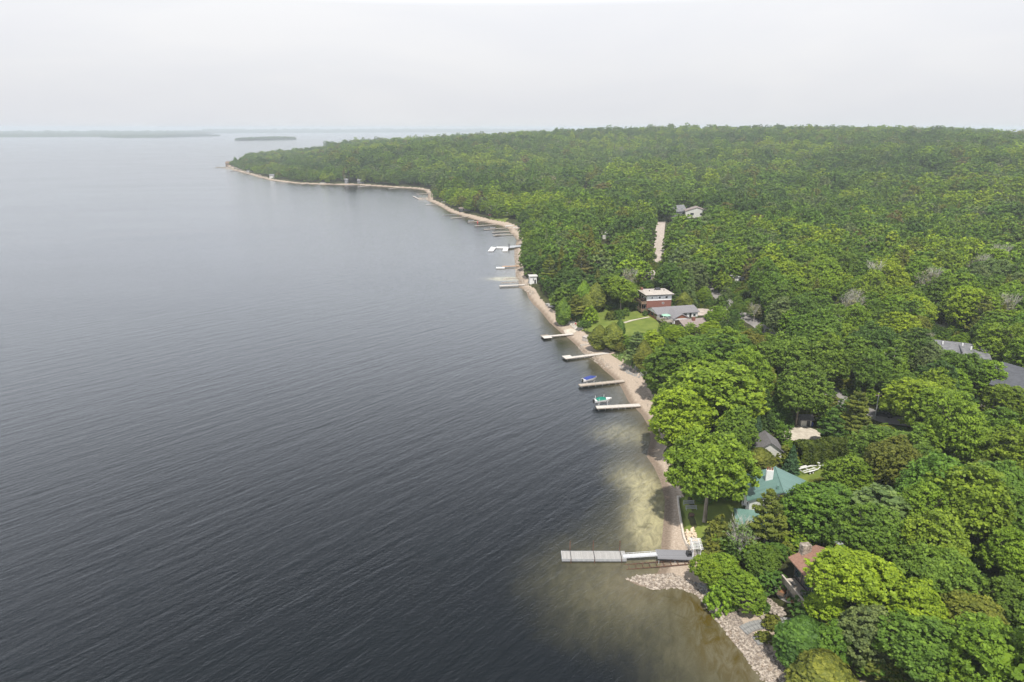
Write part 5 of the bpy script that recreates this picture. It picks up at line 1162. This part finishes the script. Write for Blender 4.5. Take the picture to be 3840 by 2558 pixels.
# grey shed
ca, cb = P(2842, 1686, 6.0)[:2], P(2822, 1645, 6.0)[:2]; an = math.atan2(cb[1] - ca[1], cb[0] - ca[0]) - math.pi / 2; D = float(np.linalg.norm(cb - ca))
e = empty('garden_shed', (ca[0], ca[1], 0), an); tag(e, 'pale blue shed with a weathered grey shingle roof', 'shed')
gwall(e, 5.6, D, 1.5, 6, 2.0, 'offwhite', 'y'); gable(e, 5.6, D, 6, 2.0, .45, 'dark_shingle', 'y'); window(e, 1, 2, 4.3, 5.4, 'W', 0); window(e, 3.6, 4.6, 4.3, 5.4, 'W', 0); door(e, 2.3, 3.3, 2.8, 5.0, 'W', 0, 'white')
p = G(2794, 1662); o = MB().box(-.5, .5, -1.2, 1.2, 0, .35).build('footbridge', M['old_wood']); o.location = p; tag(o, 'little plank footbridge beside the shed lawn', 'footbridge')
# brown-roofed cottage with deck and patio
ca, cb = P(3087, 2210, 9.4)[:2], P(2990, 2103, 9.4)[:2]; d_ = ca - cb; an = math.atan2(d_[1], d_[0]) + math.pi / 2; D = float(np.linalg.norm(d_)) + .5
e = empty('cottage', (ca[0], ca[1], 0), an); tag(e, 'dark cottage with a reddish-brown shingle roof under the yellow-green maple', 'house')
# local frame: +y runs back along the lake-side eave, +x inland
gwall(e, 8, D, 2, 9.4, 1.6, 'dark', 'y'); gable(e, 8, D, 9.4, 1.6, .9, 'brown_shingle', 'y')
MB().box(1.0, 2.6, D - .2, D + 1.0, 5, 11.9).build('chimney', M['stone'], e); c2 = MB().box(6.4, 7.2, D - 1.6, D - .8, 10, 12.6).build('chimney', M['brick'], e); MB().box(6.3, 7.3, D - 1.7, D - .7, 12.6, 12.8).build('chimney_cap', M['steel'], c2)
for y0 in (.6, 3.2, 5.9): window(e, y0, y0 + 2.1, 6.3, 8.6, 'W', 0, 'brown_wood')
for y in (2.4, 3.8): MB().box(1.6, 2.8, y, y + .7, 9.9, 10.4).build('skylight', M['white'], e)
MB().box(-2.4, -.1, .8, D - .5, 5.8, 6.0).build('deck', M['worn_deck'], e); MB().box(-2.48, -2.4, .8, D - .5, 5.6, 6.8).build('railing', M['old_wood'], e); MB().box(-2.6, -2.3, .8, D - .5, 6.8, 6.9).build('handrail', M['worn_deck'], e)
for y in (1.0, 3.4, 5.8, D - .8): MB().box(-2.3, -2.1, y - .1, y + .1, 2, 5.8).build('post', M['old_wood'], e)
for i, (x, y, a_, lb) in enumerate(((-1.2, 2.6, 1.5, 'weathered grey slatted chair on the cottage deck, nearer of two'), (-1.4, 5.6, 1.9, 'weathered grey slatted chair on the cottage deck, farther of two'))):
    pp = e.matrix_basis @ Vector((x, y, 6.02)); adirondack(2960, 2190, a_ + an, 'slate_stone', lb, 0); k = [o for o in col.objects if o.get('label') == lb][0]; k.location = pp
PAT = [(2903, 2205), (2905, 2190), (2925, 2182), (2960, 2180), (3000, 2215), (3030, 2250), (3000, 2262), (2980, 2268), (2950, 2262), (2925, 2248), (2908, 2228)]
pc_ = G(2955, 2225); po = drape('patio', PAT, .12, M['concrete'], .8); tag(po, kind='structure')
e = empty('sectional_sofa', (*G(2952, 2218)[:2], G(2952, 2218)[2] + .15), .9); tag(e, 'L-shaped brown outdoor sofa on the round stone patio', 'sofa')
MB().box(-2.0, 1.2, .0, .85, .12, .45).build('seat', M['cushion'], e); MB().box(1.2, 2.05, -1.9, .85, .12, .45).build('seat', M['cushion'], e); MB().box(-2.0, 2.3, .86, 1.1, .05, .85).box(2.06, 2.3, -1.9, .86, .05, .85).build('backrest', M['brown_wood'], e); MB().box(-2.2, -2.01, 0, 1.1, .05, .62).build('armrest', M['brown_wood'], e)
p = G(2944, 2235); e = empty('fire_table', (p[0], p[1], p[2] + .15), 0); tag(e, 'round dark fire table with a pale rim by the sofa', 'fire table'); MB().tube((0, 0, 0), (0, 0, .4), .5, .62, 14).build('base', M['dark'], e); MB().tube((0, 0, .401), (0, 0, .46), .8, n=16).build('rim', M['concrete'], e); MB().tube((0, 0, .461), (0, 0, .52), .4, n=12).build('burner', M['rubber'], e)
for u, v, lb in ((2958, 2252, 'low brown stool between the sofa and the fire table'), (2976, 2263, 'low brown stool at the patio\'s near edge')):
    p = G(u, v); e = empty('stool', (p[0], p[1], p[2] + .15), .5); tag(e, lb, 'stool', 'stools on the patio'); MB().box(-.45, .45, -.35, .35, .15, .42).build('seat', M['cushion'], e); [MB().box(x - .04, x + .04, y - .04, y + .04, 0, .15).build('leg', M['brown_wood'], e) for x in (-.38, .38) for y in (-.28, .28)]
# stone steps up the bank
A, B = G(2783, 2352), G(2965, 2338); n = 22; e = empty('stone_steps', A, 0); tag(e, 'curving flight of grey flagstone steps up the cobble bank', 'steps')
for i in range(n):
    t = i / (n - 1); q = A + (B - A) * t; q[1] += .9 * math.sin(math.pi * t) - .9 * (1 - t) ** 3; z = T(q[0], q[1]) + .12
    o = MB().box(-.2, .2, -1.0, 1.0, -.25, .12 + .05 * (i % 2)).build('step', M['slate_stone'], e); o.location = (q[0] - A[0], q[1] - A[1], z - A[2]); o.rotation_euler = (0, 0, (.45 * (1 - t) - .1))
for a, c, lb in (((2785, 2252), (2880, 2330), 'lower band of pale stone retaining blocks on the bank'), ((2850, 2215), (2860, 2262), 'short steep band of stone blocks left of the patio'), ((2862, 2268), (2940, 2310), 'upper band of stone retaining blocks below the patio')):
    A, B = G(*a), G(*c); k = 130; d2 = (B - A)[:2]; nn = np.array((-d2[1], d2[0])) / np.linalg.norm(d2); pos = []
    for i in range(k): q = A[:2] + d2 * rng.random() + nn * rng.normal() * .45; pos.append((q[0], q[1], T(*q) + .1 + .25 * rng.random()))
    tag(stones('retaining_wall', np.array(pos), rng.uniform(.2, .42, k), M['stone']), lb, 'stone wall')
o = MB().box(-.5, .5, -.9, .9, 0, .3).build('flagstone', M['slate_stone']); p = G(2842, 2405); o.location = p; o.rotation_euler = (0, 0, .2); tag(o, 'single flat blue-grey slab lying on the cobbles', 'flagstone')
# right-hand houses
e, w, g = house('flat_roofed_house', (3492, 1322), (3660, 1342), 12, 'long low house with flat weathered grey roofs among the trees'); g = T(e.location.x + 8, e.location.y + 4)
MB().box(0, 15, 0, 11, g - 2, 11.9).build('wall', M['brown_wood'], e); MB().hexa([(-1, -1, 12), (16, -1, 12), (16, 12, 12.9), (-1, 12, 12.9), (-1, -1, 12.3), (16, -1, 12.3), (16, 12, 13.2), (-1, 12, 13.2)]).build('roof', M['slate'], e)
MB().box(8.2, 8.45, 1.0, 9.5, 12.5, 13.1).build('parapet', M['dark'], e)
for x, y in ((3.5, 8), (9, 8.5), (11, 5.5)): MB().box(x, x + .4, y, y + .4, 12.6, 13.9).build('vent', M['white'], e)
for x0 in (1, 4.5, 8, 11.5): window(e, x0, x0 + 2.2, 9.4, 11.2, 'S', 0)
e, w, g = house('angular_house', (3740, 1445), (3870, 1478), 11.5, 'dark angular house with charcoal roofs at the right edge'); M['slate2'] = mat('charcoal_roof', (.085, .09, .105), (.12, .125, .145), 1.2, .7); g = T(e.location.x + 5, e.location.y + 4)
MB().box(0, 14, 0, 9, g - 2, 11.4).build('wall', M['dark'], e); MB().hexa([(-1.5, -1.5, 11.5), (15.5, -1.5, 11.5), (15.5, 10.5, 14), (-4.5, 14.5, 14), (-1.5, -1.5, 11.8), (15.5, -1.5, 11.8), (15.5, 10.5, 14.3), (-4.5, 14.5, 14.3)]).build('roof', M['slate2'], e)
MB().hexa([(-9, 7, 11.8), (-1.9, 2, 11.9), (-4.7, 13, 13.6), (-10, 13.5, 13.2), (-9, 7, 12), (-1.9, 2, 12.1), (-4.7, 13, 13.8), (-10, 13.5, 13.4)]).build('roof', M['slate'], e)
MB().box(-8.6, -1, 7.2, 13, g - 2, 11.7).build('wall', M['brick'], e)
for x0 in (1, 4, 7, 10): window(e, x0, x0 + 2.3, 8, 10.8, 'S', 0, 'dark')
for x in (-1, 6.5, 14): MB().box(x - .12, x + .12, -1.3, -1.1, g - 2, 11.5).build('post', M['rust'], e)
# sheds, cottages and roofs glimpsed through the trees
def small(name, u, v, w, d, h, rise, wm_, rm, label, ang=0, axis='x', cat='house', win=2):
    p = G(u, v); e = empty(name, p, ang); tag(e, label, cat); gwall(e, w, d, -1, h, rise, wm_, axis, -w / 2, 0); gable(e, w, d, h, rise, .5, rm, axis, -w / 2, 0)
    for i in range(win): x = -w / 2 + w * (i + .7) / (win + .4); window(e, x - w * .08, x + w * .08, h * .4, h * .75, 'S', 0)
    door(e, w / 2 - 1.3, w / 2 - .4, .1, min(2.1, h - .2), 'S', 0); return e
small('garden_shed', 3022, 1601, 2.8, 2.4, 2.3, .7, 'offwhite', 'dark_shingle', 'small beige shed at the back of the gravel drive', cat='shed', win=0)
p = G(3043, 1598); e = empty('wheeled_bin', p); tag(e, 'bright blue bin beside the beige shed', 'bin'); MB().hexa([(-.25, -.3, 0), (.25, -.3, 0), (.25, .3, 0), (-.25, .3, 0), (-.32, -.38, 1.0), (.32, -.38, 1.0), (.32, .38, 1.0), (-.32, .38, 1.0)]).build('bin_body', M['blue'], e); MB().box(-.34, .34, -.4, .42, 1.0, 1.08).build('lid', M['blue'], e)
small('boathouse', 2000, 1064, 3.6, 4, 3.9, .2, 'white', 'offwhite', 'white boathouse with a flat pale roof at the water\'s edge', .15, cat='boathouse', win=1)
small('house', 2550, 812, 15, 10, 4.6, 4.5, 'slate', 'slate', 'blue-grey gabled house at the lane\'s end, left of two', .5, 'x')
small('house', 2612, 817, 19, 12, 5.5, 3.2, 'offwhite', 'mauve_shingle', 'pale house with a tan roof at the lane\'s end, right of two', -.15, 'y')
small('house', 1872, 782, 12, 9, 4, 4.0, 'mauve_shingle', 'mauve_shingle', 'tan-roofed house among trees above the umbrella beach', -.2, 'x')
small('house', 1925, 792, 15, 9, 4.5, 3.0, 'slate', 'slate', 'blue-grey house half hidden behind a tree above the beach', .25, 'x')
p = G(1912, 800); o = MB().hexa([(-3, -1, 0), (3, -1, 3), (3, 1, 3), (-3, 1, 0), (-3, -1, .5), (3, -1, 3.5), (3, 1, 3.5), (-3, 1, .5)]).build('stairway', M['white']); o.location = p; tag(o, 'white stairway running down from the blue-grey house', 'stairs')
small('beach_shelter', 1745, 792, 12, 6, 2.6, .5, 'dark', 'mauve_shingle', 'low open-fronted shelter on the grassy bank by the beach', .1, 'x', 'shelter', 3)
small('house', 2267, 897, 11, 8, 4, 1.0, 'offwhite', 'offwhite', 'pale flat-roofed house showing between trees beyond the pines', 0)
small('house', 2422, 1060, 10, 7, 4, 1.4, 'mauve_shingle', 'gravel_roof', 'pink-brown roof glimpsed behind the brick house', .2)
small('carport', 2775, 1063, 8, 5, 3.4, .3, 'white', 'white', 'white flat carport roof shining in the dark wood', .2, 'x', 'carport', 1)
small('house', 3128, 1130, 9, 7, 3.6, 1.4, 'brown_wood', 'brown_shingle', 'rusty brown roof in a gap of the right-hand wood', 0)
small('cottage', 1352, 688, 9, 7, 4, 2.2, 'slate', 'slate', 'blue-white cottage on the far bay shore', 0, win=0)
small('cottage', 1299, 688, 5, 5, 5, 1.6, 'slate', 'slate', 'tiny grey cabin left of the bay cottage', 0, cat='cabin', win=1)
small('cottage', 932, 646, 7, 6, 4, 2, 'offwhite', 'slate', 'pale cottage near the tip of the point', 0, win=0)
small('boathouse', 857, 621, 13, 10, 5, 3.5, 'brown_wood', 'brown_wood', 'red-brown boathouse standing over the water at the point', 0, 'x', 'boathouse')
small('house', 1019, 668, 7, 6, 4, 2, 'offwhite', 'slate', 'small pale cottage behind the rocks of the point', 0, win=0)
# dark car on the road
p = G(3312, 1562); e = empty('parked_car', p, -.5); tag(e, 'dark car parked on the shaded road', 'car')
MB().extr([(-2.2, .35), (-2.2, .85), (-1.3, 1.0), (1.2, 1.0), (2.1, .9), (2.2, .35)], -.9, .9, 'y').build('body', M['dark'], e); MB().extr([(-1.6, 1.0), (-1.1, 1.5), (.5, 1.5), (1.2, 1.0)], -.78, .78, 'y').build('cabin', M['glass'], e)
for x in (-1.4, 1.4):
    for s in (-1, 1): MB().tube((x, s * .8, .34), (x, s * .93, .34), .34, n=12).build('wheel', M['rubber'], e)
# utility poles
for u, v, h, lb in ((2634, 1079, 9, 'grey utility pole with a crossarm at the near start of the road'), (3280, 1572, 8, 'pale utility pole standing beside the shaded road')):
    p = G(u, v); e = empty('utility_pole', p, .3); tag(e, lb, 'utility pole', 'utility poles'); MB().tube((0, 0, -1), (0, 0, h), .16, .12).build('pole', M['steel'], e); MB().box(-1.1, 1.1, -.07, .07, h - 1, h - .8).build('crossarm', M['old_wood'], e)
# driftwood
for i, (u, v, L, a_, lb) in enumerate(((2450, 1497, 5, .1, 'long grey driftwood log across the beach above the green-covered boat'), (2500, 1502, 3, 2.4, 'short pale driftwood log by the foot of the yellow-green maple'), (2375, 1398, 4, .9, 'pale steps-like timber beside the slate rubble'), (1960, 1040, 6, -.8, 'dark fallen log by the white boathouse'))):
    p = G(u, v); o = MB().tube((0, 0, .1), (L, 0, .35), .18, .1, 7).tube((L * .6, 0, .3), (L * .85, .7, .8), .07, .03, 5).build('driftwood_log', M['old_wood']); o.location = p; o.rotation_euler = (0, 0, a_); tag(o, lb, 'log')


# ------------------------------------------------------------ haze
hb = MB().box(-9000, 13000, -900, 17500, -6, 96); hm = bpy.data.materials.new('haze_air'); hm.use_nodes = True; nt = hm.node_tree; nt.nodes.clear()
ho = N(nt, 'ShaderNodeOutputMaterial'); pv = N(nt, 'ShaderNodeVolumePrincipled'); pv.inputs['Color'].default_value = (.86, .93, 1, 1); pv.inputs['Density'].default_value = .00014; pv.inputs['Anisotropy'].default_value = 0
nt.links.new(pv.outputs[0], ho.inputs['Volume'])
hz = hb.build('haze', hm); tag(hz, 'thin pale haze over the lake and the woods', 'haze', kind='stuff')
